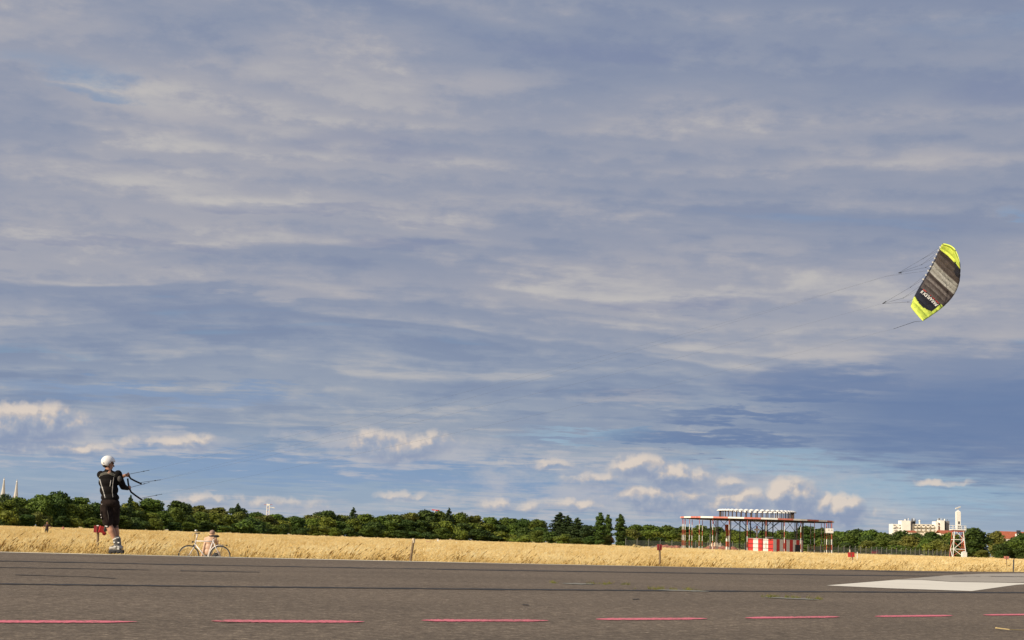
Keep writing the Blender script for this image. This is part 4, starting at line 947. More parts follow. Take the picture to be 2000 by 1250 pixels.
for k in range(4): q = BP(424 + 5.5 * k, 1063.6 + 0.4 * k); mb.tube([q + Vector((0, -0.06, 0)), q + Vector((0, 0.06, 0))], 0.005, 6)
rk = mb.build('rear_rack', DARK, bike); MB().box(BP(443, 1065.5), (0.03, 0.09, 0.045)).build('tail_lamp', BLACK, rk)
mb = MB(); ring(mb, bb, 0.09, 0.006, (0, 1, 0), 24); cd_ = Vector((0.16, 0, -0.05)); mb.tube([bb + Vector((0, -0.06, 0)), bb + Vector((0, -0.07, 0)) + cd_], 0.010, 6); mb.tube([bb + Vector((0, 0.06, 0)), bb + Vector((0, 0.07, 0)) - cd_], 0.010, 6)
mb.box(bb + cd_ + Vector((0, -0.11, 0)), (0.09, 0.07, 0.022)); mb.box(bb - cd_ + Vector((0, 0.11, 0)), (0.09, 0.07, 0.022)); mb.build('crankset', DARK, bike)
mb = MB().tube([hbp + Vector((-0.02, -0.1, -0.03)), BP(379.5, 1050, -0.05), BP(379, 1060, -0.03)], 0.005, 5); mb.build('brake_cable', BLACK, bike)
# man
Dm = 51.3
def MP(px, py, dy=0.0): return at(px, py, Dm + dy)
man = thing('person', 'bare-backed person in dark shorts sitting in the grass behind the bicycle', 'person', Vector((MP(407, 1085).x, Dm, ground_z(MP(407, 1085).x, Dm))))
gz_ = man.location.z
b = MB(); hip = MP(405, 1086, 0.0); hip.z = gz_ + 0.16; hip0 = hip.copy()
b.ball(hip, (0.18, 0.14, 0.13)); b.ball(MP(407, 1077), (0.15, 0.105, 0.13)); b.ball(MP(408.5, 1068), (0.155, 0.105, 0.15)); b.ball(MP(410.5, 1057.5), (0.185, 0.11, 0.13)); b.limb([MP(402, 1053), MP(411.5, 1050.5), MP(420.5, 1052.5)], [0.062, 0.08, 0.062])
b.limb([MP(412.5, 1050, 0.01), MP(414, 1045.5, 0.02)], [0.065, 0.058]); b.ball(MP(414.8, 1041.5, 0.03), (0.085, 0.098, 0.112)); b.ball(MP(416, 1044, 0.09), (0.05, 0.05, 0.06), 10)
for s_ in (-1, 1): b.ball(MP(414.8, 1042.5, 0.03) + Vector((0.085 * s_, 0, 0)), (0.012, 0.022, 0.032), 8)
hl = Vector((MP(396.5, 1080).x - 0.1, Dm - 0.1, gz_ + 0.05))
b.limb([MP(402, 1053.5), MP(400, 1063, -0.05), hl + Vector((0.04, 0.03, 0.12)), hl], [0.056, 0.044, 0.034, 0.03])
for k in range(5): b.limb([hl, hl + Vector((-0.05 + 0.025 * k, -0.06 - (0.02 if 0 < k < 4 else 0), -0.015)), hl + Vector((-0.06 + 0.03 * k, -0.10 - (0.02 if 0 < k < 4 else -0.03), -0.03))], [0.017, 0.012, 0.010], 8)
hr = MP(423.5, 1058.5, 0.36); b.limb([MP(420.5, 1053.5), MP(424.5, 1063, 0.12), hr], [0.056, 0.046, 0.032])
for k in range(5): b.limb([hr, hr + Vector((-0.03 + 0.016 * k, 0.05, 0.02 + 0.01 * k)), hr + Vector((-0.03 + 0.016 * k, 0.09, 0.0))], [0.018, 0.012, 0.010], 8)
for s_ in (-1, 1):
    kn_ = hip + Vector((0.14 * s_ + 0.12, 0.46, 0.36)); an_ = hip + Vector((0.14 * s_ + 0.2, 0.72, -0.10)); b.limb([hip + Vector((0.09 * s_, 0.03, 0)), kn_, kn_.lerp(an_, 0.3), an_], [0.095, 0.062, 0.062, 0.042]); b.limb([an_, an_ + Vector((0.06, 0.17, -0.03))], [0.04, 0.03])
shell(b, 0.013, 'body', SKINP, man, 2)
s = MB(); s.ball(hip, (0.195, 0.155, 0.15))
for s_ in (-1, 1): s.limb([hip + Vector((0.09 * s_, 0.03, 0)), hip + Vector((0.12 * s_ + 0.07, 0.28, 0.21))], [0.112, 0.095])
shell(s, 0.014, 'shorts', mat('dark_swim_shorts', (0.03, 0.03, 0.035), var=0.4, scale=8), man, 2)
mb = MB().ball(MP(414.5, 1040.2, 0.02), (0.094, 0.104, 0.085), 14); mb.box(MP(416, 1041.3, 0.13), (0.12, 0.10, 0.015)); mb.build('cap', mat('faded_cap', (0.34, 0.22, 0.17), var=0.2), man, smooth=True)
# bag on the grass
bx = BP(421.5, 1084, 0.75); bz = ground_z(bx.x, bx.y); bag = thing('rucksack', 'black and white rucksack standing in the grass behind the rear wheel', 'bag', (bx.x, bx.y, bz))
b = MB(); b.ball((bx.x, bx.y, bz + 0.26), (0.17, 0.12, 0.27)); b.ball((bx.x - 0.01, bx.y - 0.08, bz + 0.18), (0.13, 0.08, 0.14)); shell(b, 0.02, 'pack', mat('black_nylon', (0.02, 0.02, 0.022), var=0.3), bag, 2)
MB().ball((bx.x - 0.03, bx.y - 0.145, bz + 0.22), (0.085, 0.03, 0.05), 10).build('white_pocket', WHITE, bag, smooth=True)
MB().tube([(bx.x - 0.06, bx.y, bz + 0.5), (bx.x, bx.y, bz + 0.58), (bx.x + 0.06, bx.y, bz + 0.5)], 0.012, 6).build('grab_loop', BLACK, bag)

# ------------------------------------------------------------------ marker posts and boards in the meadow
def post(label, px, top, bot, D, wpx, mt, lean=0.0, board=None, cap=None, name='marker_post', cat='post'):
    a = at(px, top, D); c = at(px + lean, bot, D); gz2 = ground_z(c.x, D); c = a + (c - a) * ((gz2 - a.z - 0.15) / (c.z - a.z)); r_ = wpx / FPX * D / 2
    o = thing(name, label, cat, (c.x, D, gz2))
    N = 6; mb = MB().tube([c.lerp(a, i / N) + Vector((0.06 * r_ * mnoise.noise((i, px, 0)), 0, 0)) for i in range(N + 1)], [r_ * (1.1 - 0.1 * i / N) for i in range(N + 1)], 9); mb.build('stake', mt, o)
    if cap: MB().tube([a - Vector((0, 0, cap[0] / FPX * D)), a + Vector((0, 0, 0.01))], r_ * 1.12, 9).build('top_cap', cap[1], o)
    if board:
        bx0, by0, bx1, by1, bm, tl = board; cx, cy = (bx0 + bx1) / 2, (by0 + by1) / 2; k = D / FPX
        w_, h_ = (bx1 - bx0) * k, (by1 - by0) * k; rotm = Euler((0, tl, 0.15)).to_matrix()
        mb = MB().box(at(cx, cy, D - 0.06), (w_, 0.045, h_), rotm); bo = mb.build('board', bm, o)
        MB().box(at(cx, cy, D - 0.09) , (w_ * 0.06, 0.02, h_ * 0.8), rotm).build('batten', WOOD, bo)
    return o
MAROON = mat('faded_red_board', (0.24, 0.022, 0.03), rough=0.7, var=0.35, scale=5); REDB = mat('bright_red_board', (0.62, 0.05, 0.045), rough=0.6, var=0.2, scale=4); PINKB = mat('sun_bleached_red_board', (0.62, 0.24, 0.19), rough=0.8, var=0.2, scale=4)
sg = post('red two-part board on a wooden stake left of the skater', 191.5, 1026, 1078, 49.0, 4.6, WOOD, -1.0, (183.5, 1026.5, 195.5, 1040, MAROON, 0.0))
MB().box(at(200, 1034.5, 48.8), (0.20, 0.04, 0.20), Euler((0, 0.25, 0.5)).to_matrix()).build('hanging_board', REDB, sg); MB().ball(at(203.5, 1042, 48.85), (0.07, 0.03, 0.06), 8).build('torn_corner', MAROON, sg); MB().box(at(190.8, 1026.5, 48.85), (0.06, 0.03, 0.03)).build('white_clip', WHITE, sg)
post('slanting bare wooden post with a pale top in the middle of the meadow', 808, 1052, 1096, 46.0, 5.0, WOOD, -6.5, cap=(8, mat('pale_wood_and_lit_top', (0.55, 0.47, 0.36), var=0.2)))  # pale top: sunlight on the upper end of the post put into the colour
post('dark red board on a wooden post left of the antenna platform', 1288, 1064, 1104, 56.0, 4.0, WOOD, 1.2, (1283.5, 1063.2, 1292.6, 1074.5, MAROON, 0.0), cap=(2, WHITE))
post('bright red board on a leaning stake right of the antenna platform', 1663.5, 1079, 1106, 82.0, 2.4, WOOD, 3.4, (1656, 1079, 1669, 1088, REDB, -0.05))
post('bleached pink board low in the grass below the red hut', 1395, 1076, 1086, 150.0, 2.0, WOOD, 0, (1390, 1076.5, 1399.5, 1083.5, PINKB, 0.1))
post('bleached pink board on a stake at the far right', 1965.5, 1086, 1098, 105.0, 1.6, WOOD, 0.5, (1961, 1086.5, 1970.5, 1091.8, PINKB, 0.0))
post('dark bare post at the far right edge of the meadow', 1980, 1091, 1110, 72.0, 2.6, DARK, -0.6, cap=(2.0, WOOD))
post('bleached pink board right of the slanting post', 835.5, 1056.5, 1068, 170.0, 1.4, WOOD, 0, (831, 1057, 840.5, 1062, PINKB, 0.1))
post('short dark post in the grass left of the bicycle', 347, 1041.5, 1052, 150.0, 2.2, DARK, -1.5)
post('thin pale stake in the meadow below the distant mast', 519.5, 1046, 1056, 180.0, 1.6, WOOD, 0, cap=(2.5, WHITE))
post('short dark stake right of the bleached pink board', 865.5, 1062, 1068, 140.0, 1.5, DARK)
post('white stake standing just right of the bright red board', 1674.5, 1078, 1092, 110.0, 1.8, WHITE)
post('pale stake behind the bright red board', 1660, 1073.5, 1090, 130.0, 2.6, mat('pale_wood_and_lit_top', (0.55, 0.47, 0.36), var=0.2))
post('small stake with a pale top in the grass right of the pink board', 892, 1059, 1066, 160.0, 1.3, WOOD, 0, cap=(2, WHITE))
def twin(label, px, py, D, w):
    k = D / FPX; c = at(px, py, D); gz2 = ground_z(c.x, D); o = thing('twin_marker_board', label, 'marker board', (c.x, D, gz2), 'white twin marker boards in the meadow')
    MB().tube([(c.x, D, gz2 - 0.1), (c.x, D, c.z + 4.2 * k)], 0.9 * k, 8).build('post', DARK, o)
    for s_ in (-1, 1): MB().lathe([(w * k * 0.30, -0.02), (w * k * 0.30, 0.02)], (c.x + s_ * w * k * 0.30, D - 0.1, c.z), 14, (0.25 * s_, -1, 0)).build('panel', WHITE, o)
twin('white twin panels on a dark post in the meadow right of the bicycle', 569, 1051.5, 240.0, 12)
twin('white twin panels on a dark post in the meadow below the poplars', 1158.5, 1073, 240.0, 11)
def rail(label, x0, x1, y0, y1, D):
    a, c = at(x0, y0, D), at(x1, y1, D); gz2 = ground_z(a.x, D); o = thing('goal_frame', label, 'goal', (a.x, D, gz2)); r_ = 0.7 / FPX * D
    MB().tube([a, c], r_, 8).build('crossbar', WHITE, o)
    for q in (a, c): MB().tube([(q.x, D, gz2 - 0.1), (q.x, D, q.z)], r_, 8).build('upright', WHITE, o); 
    MB().tube([(c.x, D, gz2), (c.x + 0.2, D + 1.5, c.z)], r_ * 0.8, 8).build('upright', WHITE, o)
    return o
rail('white goal frame at the foot of the wood below the lone spruce', 706, 724.5, 1050.4, 1051.3, 380.0)
rail('white goal frame at the foot of the wood left of the poplars', 1067, 1093.5, 1063.4, 1064.8, 360.0)
# low heap and pale beams left of the antenna
a = at(1243, 1076, 200.0); gz2 = ground_z(a.x, 200); b = MB(); rg = random.Random(5)
for i in range(9): b.ball((a.x + rg.uniform(-0.5, 0.5), 200 + rg.uniform(-0.4, 0.4), gz2 + rg.uniform(0.1, 0.6)), (rg.uniform(0.15, 0.3),) * 3, 8)
heap = put('straw_heap', remeshed(b, 0.06, 1)); heap.data.materials.append(mat('straw_heap', (0.42, 0.33, 0.14), var=0.5, scale=4)); tag(heap, 'tangled straw heap beside pale beams left of the red board', 'heap')
for (xa, ya, xb, yb, D, lb) in [(1250, 1073.5, 1258, 1069, 205.0, 'short pale timber beam sticking up behind the straw heap'), (1264, 1071.5, 1285, 1065.5, 215.0, 'long pale timber beam leaning up towards the red board')]:
    p0, p1 = at(xa, ya, D), at(xb, yb, D + 1.5); d = p1 - p0; p0 = p0 - d * 0.5; tag(MB().tube([p0, p1], 0.11, 4).build('timber_beam', mat('bleached_beam', (0.66, 0.60, 0.50), var=0.15)), lb, 'beam')
# red earth mounds and a pale heap
def mound(name, label, px, D, w, h, mt, seed, cat='mound'):
    c = at(px, hor(px), D); N, Mm = 28, 10; vs = []; gz2 = ground_z(c.x, D)
    for i in range(N):
        for j_ in range(Mm):
            u = i / (N - 1) * 2 - 1; v = j_ / (Mm - 1) * 2 - 1; f = max(0, 1 - u ** 4) * max(0, 1 - v * v)
            vs.append((c.x + u * w / 2, D + v * 3.0, gz2 - 0.1 + h * f ** 0.6 * (0.8 + 0.35 * mnoise.noise((u * 4 + seed, v * 2, seed)))))
    fs = [(i * Mm + j_, i * Mm + j_ + 1, (i + 1) * Mm + j_ + 1, (i + 1) * Mm + j_) for i in range(N - 1) for j_ in range(Mm - 1)]
    o = tag(MB().add(vs, [f[::-1] for f in fs]).build(name, mt, smooth=True), label, cat); o['kind'] = 'thing'; return o
EARTH = mat('red_brick_rubble', (0.30, 0.13, 0.085), rough=0.95, var=0.45, scale=2.0, bump=0.6); SAND = mat('pale_sand', (0.55, 0.45, 0.32), rough=0.95, var=0.25, scale=1.5, bump=0.4)
mound('rubble_mound', 'low red rubble mound left of the antenna platform', 1312, 330.0, 5.4, 1.3, EARTH, 1.0)
mound('rubble_mound', 'low red rubble mound under the antenna platform left of the hut', 1408, 335.0, 8.4, 1.35, EARTH, 4.0)
mound('sand_heap', 'pale sand heap rising behind the red rubble under the platform', 1398, 345.0, 3.4, 2.3, SAND, 7.0)

# ------------------------------------------------------------------ antenna platform
Da = 300.0; kA = Da / FPX; ca = at(1477, hor(1477), Da); gA = ground_z(ca.x, Da); zA = EYE + 5.45
ant = thing('antenna_platform', 'round red and white navigation antenna platform on many striped poles', 'antenna', (ca.x, Da, gA))
RAD = 14.75
def rim_pt(a, r_, z): return Vector((ca.x + r_ * math.cos(a), Da + r_ * math.sin(a), z))
MB().lathe([(RAD - 0.15, 0.0), (RAD - 0.1, 0.12), (0.4, 0.12), (0.4, 0.0)], (ca.x, Da, zA + 0.05), 64).build('counterpoise_deck', DARK, ant)
NS = 30
for i in range(NS):
    a0, a1 = 2 * math.pi * i / NS, 2 * math.pi * (i + 1) / NS; vs = []
    for a in (a0, (a0 + a1) / 2, a1):
        for r_, z in ((RAD - 0.12, zA - 0.04), (RAD, zA - 0.04), (RAD, zA + 0.26), (RAD - 0.12, zA + 0.26)): vs.append(rim_pt(a, r_, z))
    MB().add(vs, [(4 * s_ + j_, 4 * s_ + (j_ + 1) % 4, 4 * s_ + 4 + (j_ + 1) % 4, 4 * s_ + 4 + j_) for s_ in (0, 1) for j_ in range(4)]).build('rim_panel', mat('bleached_red_paint', (0.55, 0.19, 0.15), var=0.2, scale=2) if i % 2 else WHITE, ant)
mb = MB()
for i in range(24): a = 2 * math.pi * i / 24; mb.tube([rim_pt(a, 0.5, zA - 0.03), rim_pt(a, RAD - 0.2, zA - 0.03)], 0.06, 4)
mb.build('deck_girders', DARK, ant)
def banded(p0, p1, r_, n, first, parent, nm='pole'):
    o = None
    for i in range(n):
        a, c = p0.lerp(p1, i / n), p0.lerp(p1, (i + 1) / n); mt = WHITE if (i + first) % 2 == 0 else REDW
        q = MB().tube([a, c], r_, 8).build(nm if i == 0 else 'band', mt, parent if i == 0 else o)
        if i == 0: o = q
    return o
for i in range(26):
    a = 2 * math.pi * (i + 0.35) / 26; banded(rim_pt(a, RAD - 0.5, gA - 0.1), rim_pt(a, RAD - 0.5, zA - 0.12), 0.055, 6, 0, ant)
for i in range(16):
    a = 2 * math.pi * (i + 0.1) / 16; p0, p1 = rim_pt(a, 9.0, gA - 0.1), rim_pt(a, 9.0, zA - 0.12); MB().tube([p0, p1], 0.075, 6).build('inner_pole', STEEL, ant)
    if i % 2 == 0: MB().tube([rim_pt(a, 9.0, zA - 2.3), rim_pt(a + 0.30, 9.0, zA - 0.1)], 0.05, 5).build('brace', DARK, ant); MB().tube([rim_pt(a, 9.0, zA - 2.3), rim_pt(a - 0.30, 9.0, zA - 0.1)], 0.05, 5).build('brace', DARK, ant)
for i in range(6):
    a = 2 * math.pi * i / 6; MB().tube([rim_pt(a, 3.2, gA), rim_pt(a, 3.2, zA - 0.1)], 0.10, 6).build('core_pole', DARK, ant); MB().tube([rim_pt(a, 1.2, zA - 2.6), rim_pt(a, 4.6, zA - 0.1)], 0.06, 5).build('brace', DARK, ant)
MB().lathe([(0.35, 0), (0.35, 1.2)], (at(1419, 1, Da).x * 0 + at(1419, hor(1419), Da - 3).x, Da - 3, gA + 4.0), 10).build('lamp_post_top', REDW, ant)
banded(Vector((at(1419.5, hor(1419.5), Da - 3).x, Da - 3, gA)), Vector((at(1419.5, hor(1419.5), Da - 3).x, Da - 3, gA + 4.0)), 0.20, 4, 0, ant, 'column')
colx = at(1478, hor(1478), Da - 9).x; banded(Vector((colx, Da - 9, gA)), Vector((colx, Da - 9, gA + 5.0)), 0.16, 5, 1, ant, 'column')
MB().box((colx, Da - 9, gA + 4.35), (0.9, 0.6, 0.35)).build('white_bracket', WHITE, ant)
CAPR = 7.1; zc0 = zA + 0.2
for i in range(44):                      # ring of small antennas
    a = 2 * math.pi * i / 44; p0 = rim_pt(a, CAPR, zc0); p1 = rim_pt(a, CAPR, zc0 + 1.42)
    o = MB().tube([p0, p1], 0.10, 6).build('element_mast', mat('rusty_mast', (0.10, 0.065, 0.05), var=0.3), ant)
    MB().lathe([(0.05, 0.34), (0.25, 0.29), (0.52, 0.12), (0.58, 0.0), (0.52, -0.06), (0.05, -0.05)][::-1], p1 + Vector((0, 0, 0.02)), 12).build('radome_cap', WHITE, o, smooth=True)
mxp = at(1619.5, 1036.5, Da - 10.2); MB().box(mxp, (1.5, 0.35, 0.85)).build('monitor_box', WHITE, ant)
for s_ in (-0.2, 0.35): MB().box(mxp + Vector((s_ + 0.1, -0.19, 0.12)), (0.22, 0.02, 0.10)).build('monitor_slot', DARK, ant)
for px in (1614.5, 1624.5): q = at(px, hor(px), Da - 10); banded(Vector((q.x, Da - 10, gA)), Vector((q.x, Da - 10, zA - 0.3)), 0.075, 6, 0, ant)
# striped equipment hut under it
hc = at(1510, hor(1510), Da - 12.5); d1 = Vector((-0.93, 0.37, 0)); d2 = Vector((0.80, 0.60, 0)); w1, w2 = 4.7, 8.0; hz0, hz1 = gA - 0.1, EYE + 1.85
hut = thing('equipment_hut', 'red and white vertically striped equipment hut under the antenna platform', 'hut', (hc.x, hc.y, gA))
P0 = Vector((hc.x, hc.y, 0)); P1 = P0 + d1 * w1; P2 = P0 + d2 * w2; P3 = P1 + d2 * w2
RDK = RED
for (A, B, n, first) in [(P0, P1, 5, 1), (P0, P2, 9, 0), (P1, P3, 9, 1), (P2, P3, 5, 1)]:
    dd = (B - A); nrm = Vector((dd.y, -dd.x, 0)).normalized(); mid_c = (P0 + P3) / 2
    if nrm.dot((A + B) / 2 - mid_c) < 0: nrm = -nrm
    for i in range(n):
        a, c = A + dd * (i / n), A + dd * ((i + 1) / n); vs = []
        for q in (a, c):
            for off in (0, -0.08): vs += [q + nrm * off + Vector((0, 0, hz0)), q + nrm * off + Vector((0, 0, hz1))]
        MB().add(vs, [(0, 1, 5, 4), (2, 6, 7, 3), (0, 2, 3, 1), (4, 5, 7, 6), (1, 3, 7, 5), (0, 4, 6, 2)]).build('wall_panel', RDK if (i + first) % 2 else WHITE, hut)
MB().add([q + Vector((0, 0, hz1 + z)) for z in (0.003, 0.13) for q in (P0, P1, P3, P2)], [(0, 1, 2, 3), (7, 6, 5, 4), (0, 4, 5, 1), (1, 5, 6, 2), (2, 6, 7, 3), (3, 7, 4, 0)]).build('roof', STEEL, hut)
for i in range(4): z = hz0 + 0.75 * (i + 0.4); nrm = Vector((d1.y, -d1.x, 0)); nrm = nrm if nrm.y < 0 else -nrm; MB().tube([P0 + nrm * 0.06 + Vector((0, 0, z)), P1 + nrm * 0.06 + Vector((0, 0, z))], 0.035, 5).build('rail', DARK, hut)
nrm2 = Vector((d2.y, -d2.x, 0)); q = P0 + d2 * 6.6 + nrm2 * 0.05; MB().box(q + Vector((0, 0, gA + 1.0)), (1.3, 0.08, 1.5), Matrix.Rotation(math.atan2(d2.y, d2.x), 3, 'Z')).build('door', mat('dark_door', (0.03, 0.03, 0.035)), hut)
MB().box(P0 + d1 * 0.6 + Vector((0, 0, hz1 + 0.3)), (1.1, 0.8, 0.2)).build('roof_unit', STEEL, hut)

# ------------------------------------------------------------------ lattice tower with radar
Dt = 400.0; tb = at(1871, hor(1871), Dt); gT = ground_z(tb.x, Dt); zP = at(1871, 1035.5, Dt).z
tow = thing('radar_tower', 'white and red lattice tower carrying a tall white cabinet and radar bar', 'tower', (tb.x, Dt, gT))
cb = [Vector((tb.x + sx * 1.75, Dt + sy * 1.5, gT - 0.1)) for sx, sy in ((-1, -1), (1, -1), (1, 1), (-1, 1))]; ct = [Vector((tb.x + sx * 1.1, Dt + sy * 1.1, zP)) for sx, sy in ((-1, -1), (1, -1), (1, 1), (-1, 1))]
for i in range(4): MB().tube([cb[i], ct[i]], 0.10, 8).build('leg', WHITE if i in (0, 1) else REDW, tow)
for k in range(3):
    z0, z1 = k / 3, (k + 1) / 3
    for i in range(4):
        j2 = (i + 1) % 4; a, c = cb[i].lerp(ct[i], z1), cb[j2].lerp(ct[j2], z1); mt = WHITE if i in (0, 3) else REDW
        MB().tube([a, c], 0.08, 6).build('cross_member', mt, tow); MB().tube([cb[i if k % 2 else j2].lerp(ct[i if k % 2 else j2], z0), (c if k % 2 else a)], 0.08, 6).build('diagonal', mt, tow)
MB().box((tb.x, Dt, zP + 0.1), (3.6, 3.0, 0.22)).build('platform', WHITE, tow); MB().box((tb.x, Dt, zP - 0.22), (2.9, 2.4, 0.38)).build('platform_beam', REDW, tow)
mb = MB()
for z in (0.6, 1.15):
    for a, c in (((-1.75, -1.45), (1.75, -1.45)), ((1.75, -1.45), (1.75, 1.45)), ((1.75, 1.45), (-1.75, 1.45)), ((-1.75, 1.45), (-1.75, -1.45))): mb.tube([(tb.x + a[0], Dt + a[1], zP + z), (tb.x + c[0], Dt + c[1], zP + z)], 0.045, 5)
for sx in (-1.75, -0.6, 0.6, 1.75):
    for sy in (-1.45, 1.45): mb.tube([(tb.x + sx, Dt + sy, zP + 0.2), (tb.x + sx, Dt + sy, zP + 1.2)], 0.045, 5)
mb.build('railing', WHITE, tow)
cabx = at(1871.2, 1015, Dt); MB().box((cabx.x, Dt, zP + 0.22 + 2.25), (1.1, 1.1, 4.5)).build('cabinet', WHITE, tow); z = zP + 4.722
MB().add([(cabx.x - .55, Dt - .55, z), (cabx.x + .55, Dt - .55, z), (cabx.x + .55, Dt + .55, z), (cabx.x - .55, Dt + .55, z), (cabx.x, Dt, z + 0.5)], [(0, 1, 4), (1, 2, 4), (2, 3, 4), (3, 0, 4), (3, 2, 1, 0)]).build('cabinet_roof', WHITE, tow)
MB().box((cabx.x + 0.05, Dt - 0.57, zP + 1.9), (0.4, 0.06, 0.7)).build('hatch', DARK, tow)
for sx in (-0.35, 0.05): 
    for dz in (0.0, 0.45): MB().box((cabx.x + sx, Dt - 1.5, zP + 0.5 + dz), (0.28, 0.06, 0.28)).build('instrument_box', DARK, tow)
mb = MB().tube([(cabx.x, Dt, z + 0.45), (cabx.x, Dt, z + 0.95)], 0.07, 6); mb.box((cabx.x, Dt, z + 1.05), (1.5, 0.3, 0.28), Euler((0, -0.35, 0.3)).to_matrix()); mb.build('radar_bar', WHITE, tow)
q = at(1885, 1032, Dt); MB().tube([(q.x, Dt, zP + 0.1), (q.x, Dt, zP + 1.1)], 0.12, 8).build('whip_antenna', WHITE, tow)
MB().tube([(tb.x + 1.85, Dt, gT), (tb.x + 1.35, Dt - 0.2, zP)], 0.2, 6).build('ladder_shaft', REDW, tow)
q = at(1883, 1083, Dt - 2); kb = MB().box((q.x, Dt - 2, gT + 0.8), (1.2, 1.0, 1.6)); kb.add([(q.x - .65, Dt - 2.55, gT + 1.603), (q.x + .65, Dt - 2.55, gT + 1.603), (q.x + .65, Dt - 1.45, gT + 1.603), (q.x - .65, Dt - 1.45, gT + 1.603), (q.x, Dt - 2, gT + 1.9)], [(0, 1, 4), (1, 2, 4), (2, 3, 4), (3, 0, 4)]); tag(kb.build('equipment_cabinet', WHITE), 'small white cabinet with pointed lid at the foot of the tower', 'cabinet')

# ------------------------------------------------------------------ perimeter fence
def fence(label, x0, x1, D0, D1, h, gap, group=None):
    A = at(x0, hor(x0), D0); B = at(x1, hor(x1), D1); A.z = B.z = 0; n = max(2, int((B - A).length / gap)); gz2 = ground_z(A.x, A.y)
    o = thing('mesh_fence', label, 'fence', (A.x, A.y, gz2)); pm = MB().tube([(0, 0, -0.2), (0, 0, h + 0.25), (0.12, -0.12, h + 0.42)], 0.055, 6).mesh('post', mat('weathered_concrete', (0.22, 0.215, 0.20), var=0.15))
    L = (B - A).length / n; ang = math.atan2((B - A).y, (B - A).x); wm = MB()
    for i in range(int(L / 0.22)): wm.box((0.11 + 0.22 * i, 0, h / 2), (0.035, 0.02, h))
    for i in range(8): wm.box((L / 2, 0.025, 0.1 + (h - 0.15) * i / 7), (L, 0.02, 0.03))
    wme = wm.mesh('wire_panel', mat('dark_wire', (0.06, 0.07, 0.065), var=0.2))
    for i in range(n + 1):
        p = A.lerp(B, i / n); zz = ground_z(p.x, p.y) - gz2; q = bpy.data.objects.new('fence_post', pm); COL.objects.link(q); q.parent = o; q.location = (p.x - A.x, p.y - A.y, zz)
        if i < n: w = bpy.data.objects.new('wire_panel', wme); COL.objects.link(w); w.parent = o; w.location = (p.x - A.x, p.y - A.y, zz); w.rotation_euler = (0, 0, ang)
fence('grey wire mesh fence left of and behind the antenna platform', 1222, 1455, 390.0, 370.0, 1.9, 3.2)
fence('dark wire mesh fence running from the hut to the tower', 1578, 1862, 340.0, 430.0, 1.7, 3.6)
fence('short stretch of wire mesh fence at the far right edge', 1972, 2060, 420.0, 420.0, 1.8, 3.4)
# dark red car behind the fence
Dc = 455.0; cc = at(1711, hor(1711), Dc); gc = ground_z(cc.x, Dc); car = thing('parked_car', 'dark red car parked behind the wire fence at the foot of the wood', 'car', (cc.x, Dc, gc))
CARP = mat('dark_red_car_paint', (0.16, 0.012, 0.03), rough=0.25, var=0.05); GL = mat('car_glass', (0.02, 0.02, 0.025), rough=0.1)
prof = [(-2.05, 0.35), (-2.1, 0.75), (-1.9, 0.98), (-1.35, 1.05), (-0.85, 1.5), (0.75, 1.52), (1.45, 1.08), (2.0, 0.95), (2.1, 0.7), (2.05, 0.35)]
aC = Matrix.Rotation(R(62), 3, 'Z'); vs = []
for yy, k in ((-0.85, 0.96), (-0.78, 1.0), (0.78, 1.0), (0.85, 0.96)):
    for x, z in prof: vs.append(aC @ Vector((x * k, yy * (0.86 if z > 1.2 else 1.0), z)) + Vector((cc.x, Dc, gc)))
n_ = len(prof); fs = [(i * n_ + j_, i * n_ + (j_ + 1) % n_, (i + 1) * n_ + (j_ + 1) % n_, (i + 1) * n_ + j_) for i in range(3) for j_ in range(n_)] + [tuple(range(n_)), tuple(range(4 * n_ - 1, 3 * n_ - 1, -1))]
MB().add(vs, fs).build('body', CARP, car)
for (x0, x1, s_) in [(-0.75, 0.0, -1), (0.05, 0.8, -1), (-0.75, 0.0, 1), (0.05, 0.8, 1)]: MB().box(aC @ Vector(((x0 + x1) / 2, 0.80 * s_, 1.24)) + Vector((cc.x, Dc, gc)), (x1 - x0, 0.12, 0.34), aC).build('side_window', GL, car)
MB().box(aC @ Vector((-1.12, 0, 1.29)) + Vector((cc.x, Dc, gc)), (0.10, 1.2, 0.42), aC @ Matrix.Rotation(R(48), 3, 'Y')).build('rear_window', GL, car)
for x in (-1.3, 1.3):
    for s_ in (-1, 1): MB().lathe([(0.31, -0.1), (0.31, 0.1)], aC @ Vector((x, 0.80 * s_, 0.31)) + Vector((cc.x, Dc, gc)), 16, aC @ Vector((0, 1, 0))).build('wheel', BLACK, car)
for s_ in (-1, 1): MB().box(aC @ Vector((-2.06, 0.6 * s_, 0.8)) + Vector((cc.x, Dc, gc)), (0.06, 0.3, 0.14), aC).build('tail_lamp', RED, car)

# ------------------------------------------------------------------ far buildings
BW = mat('white_render', (0.82, 0.80, 0.75), rough=0.8, var=0.06, scale=0.3); BC = mat('cream_render', (0.76, 0.70, 0.58), rough=0.8, var=0.08, scale=0.3); BR = mat('brown_cladding', (0.20, 0.08, 0.05), var=0.2, scale=0.5); GLB = mat('dark_window', (0.03, 0.03, 0.035), rough=0.2); TILE = mat('red_roof_tiles', (0.42, 0.12, 0.06), rough=0.85, var=0.2, scale=1.5); SHADE_SIDE = mat('shaded_side_grey', (0.20, 0.20, 0.22), var=0.15, scale=0.4)
D2 = 1150.0; k2 = D2 / FPX
def blk(parent, nm, x0, x1, ytop, mt, dy=0.0, dep=11.0, z0=None):
    D_ = D2 + dy; a, c = at(x0, hor(x0), D_), at(x1, hor(x1), D_); zt = at((x0 + x1) / 2, ytop, D_).z; zb = -0.3 if z0 is None else z0
    return MB().box(((a.x + c.x) / 2, D_ + dep / 2, (zt + zb) / 2), (c.x - a.x, dep, zt - zb)).build(nm, mt, parent)
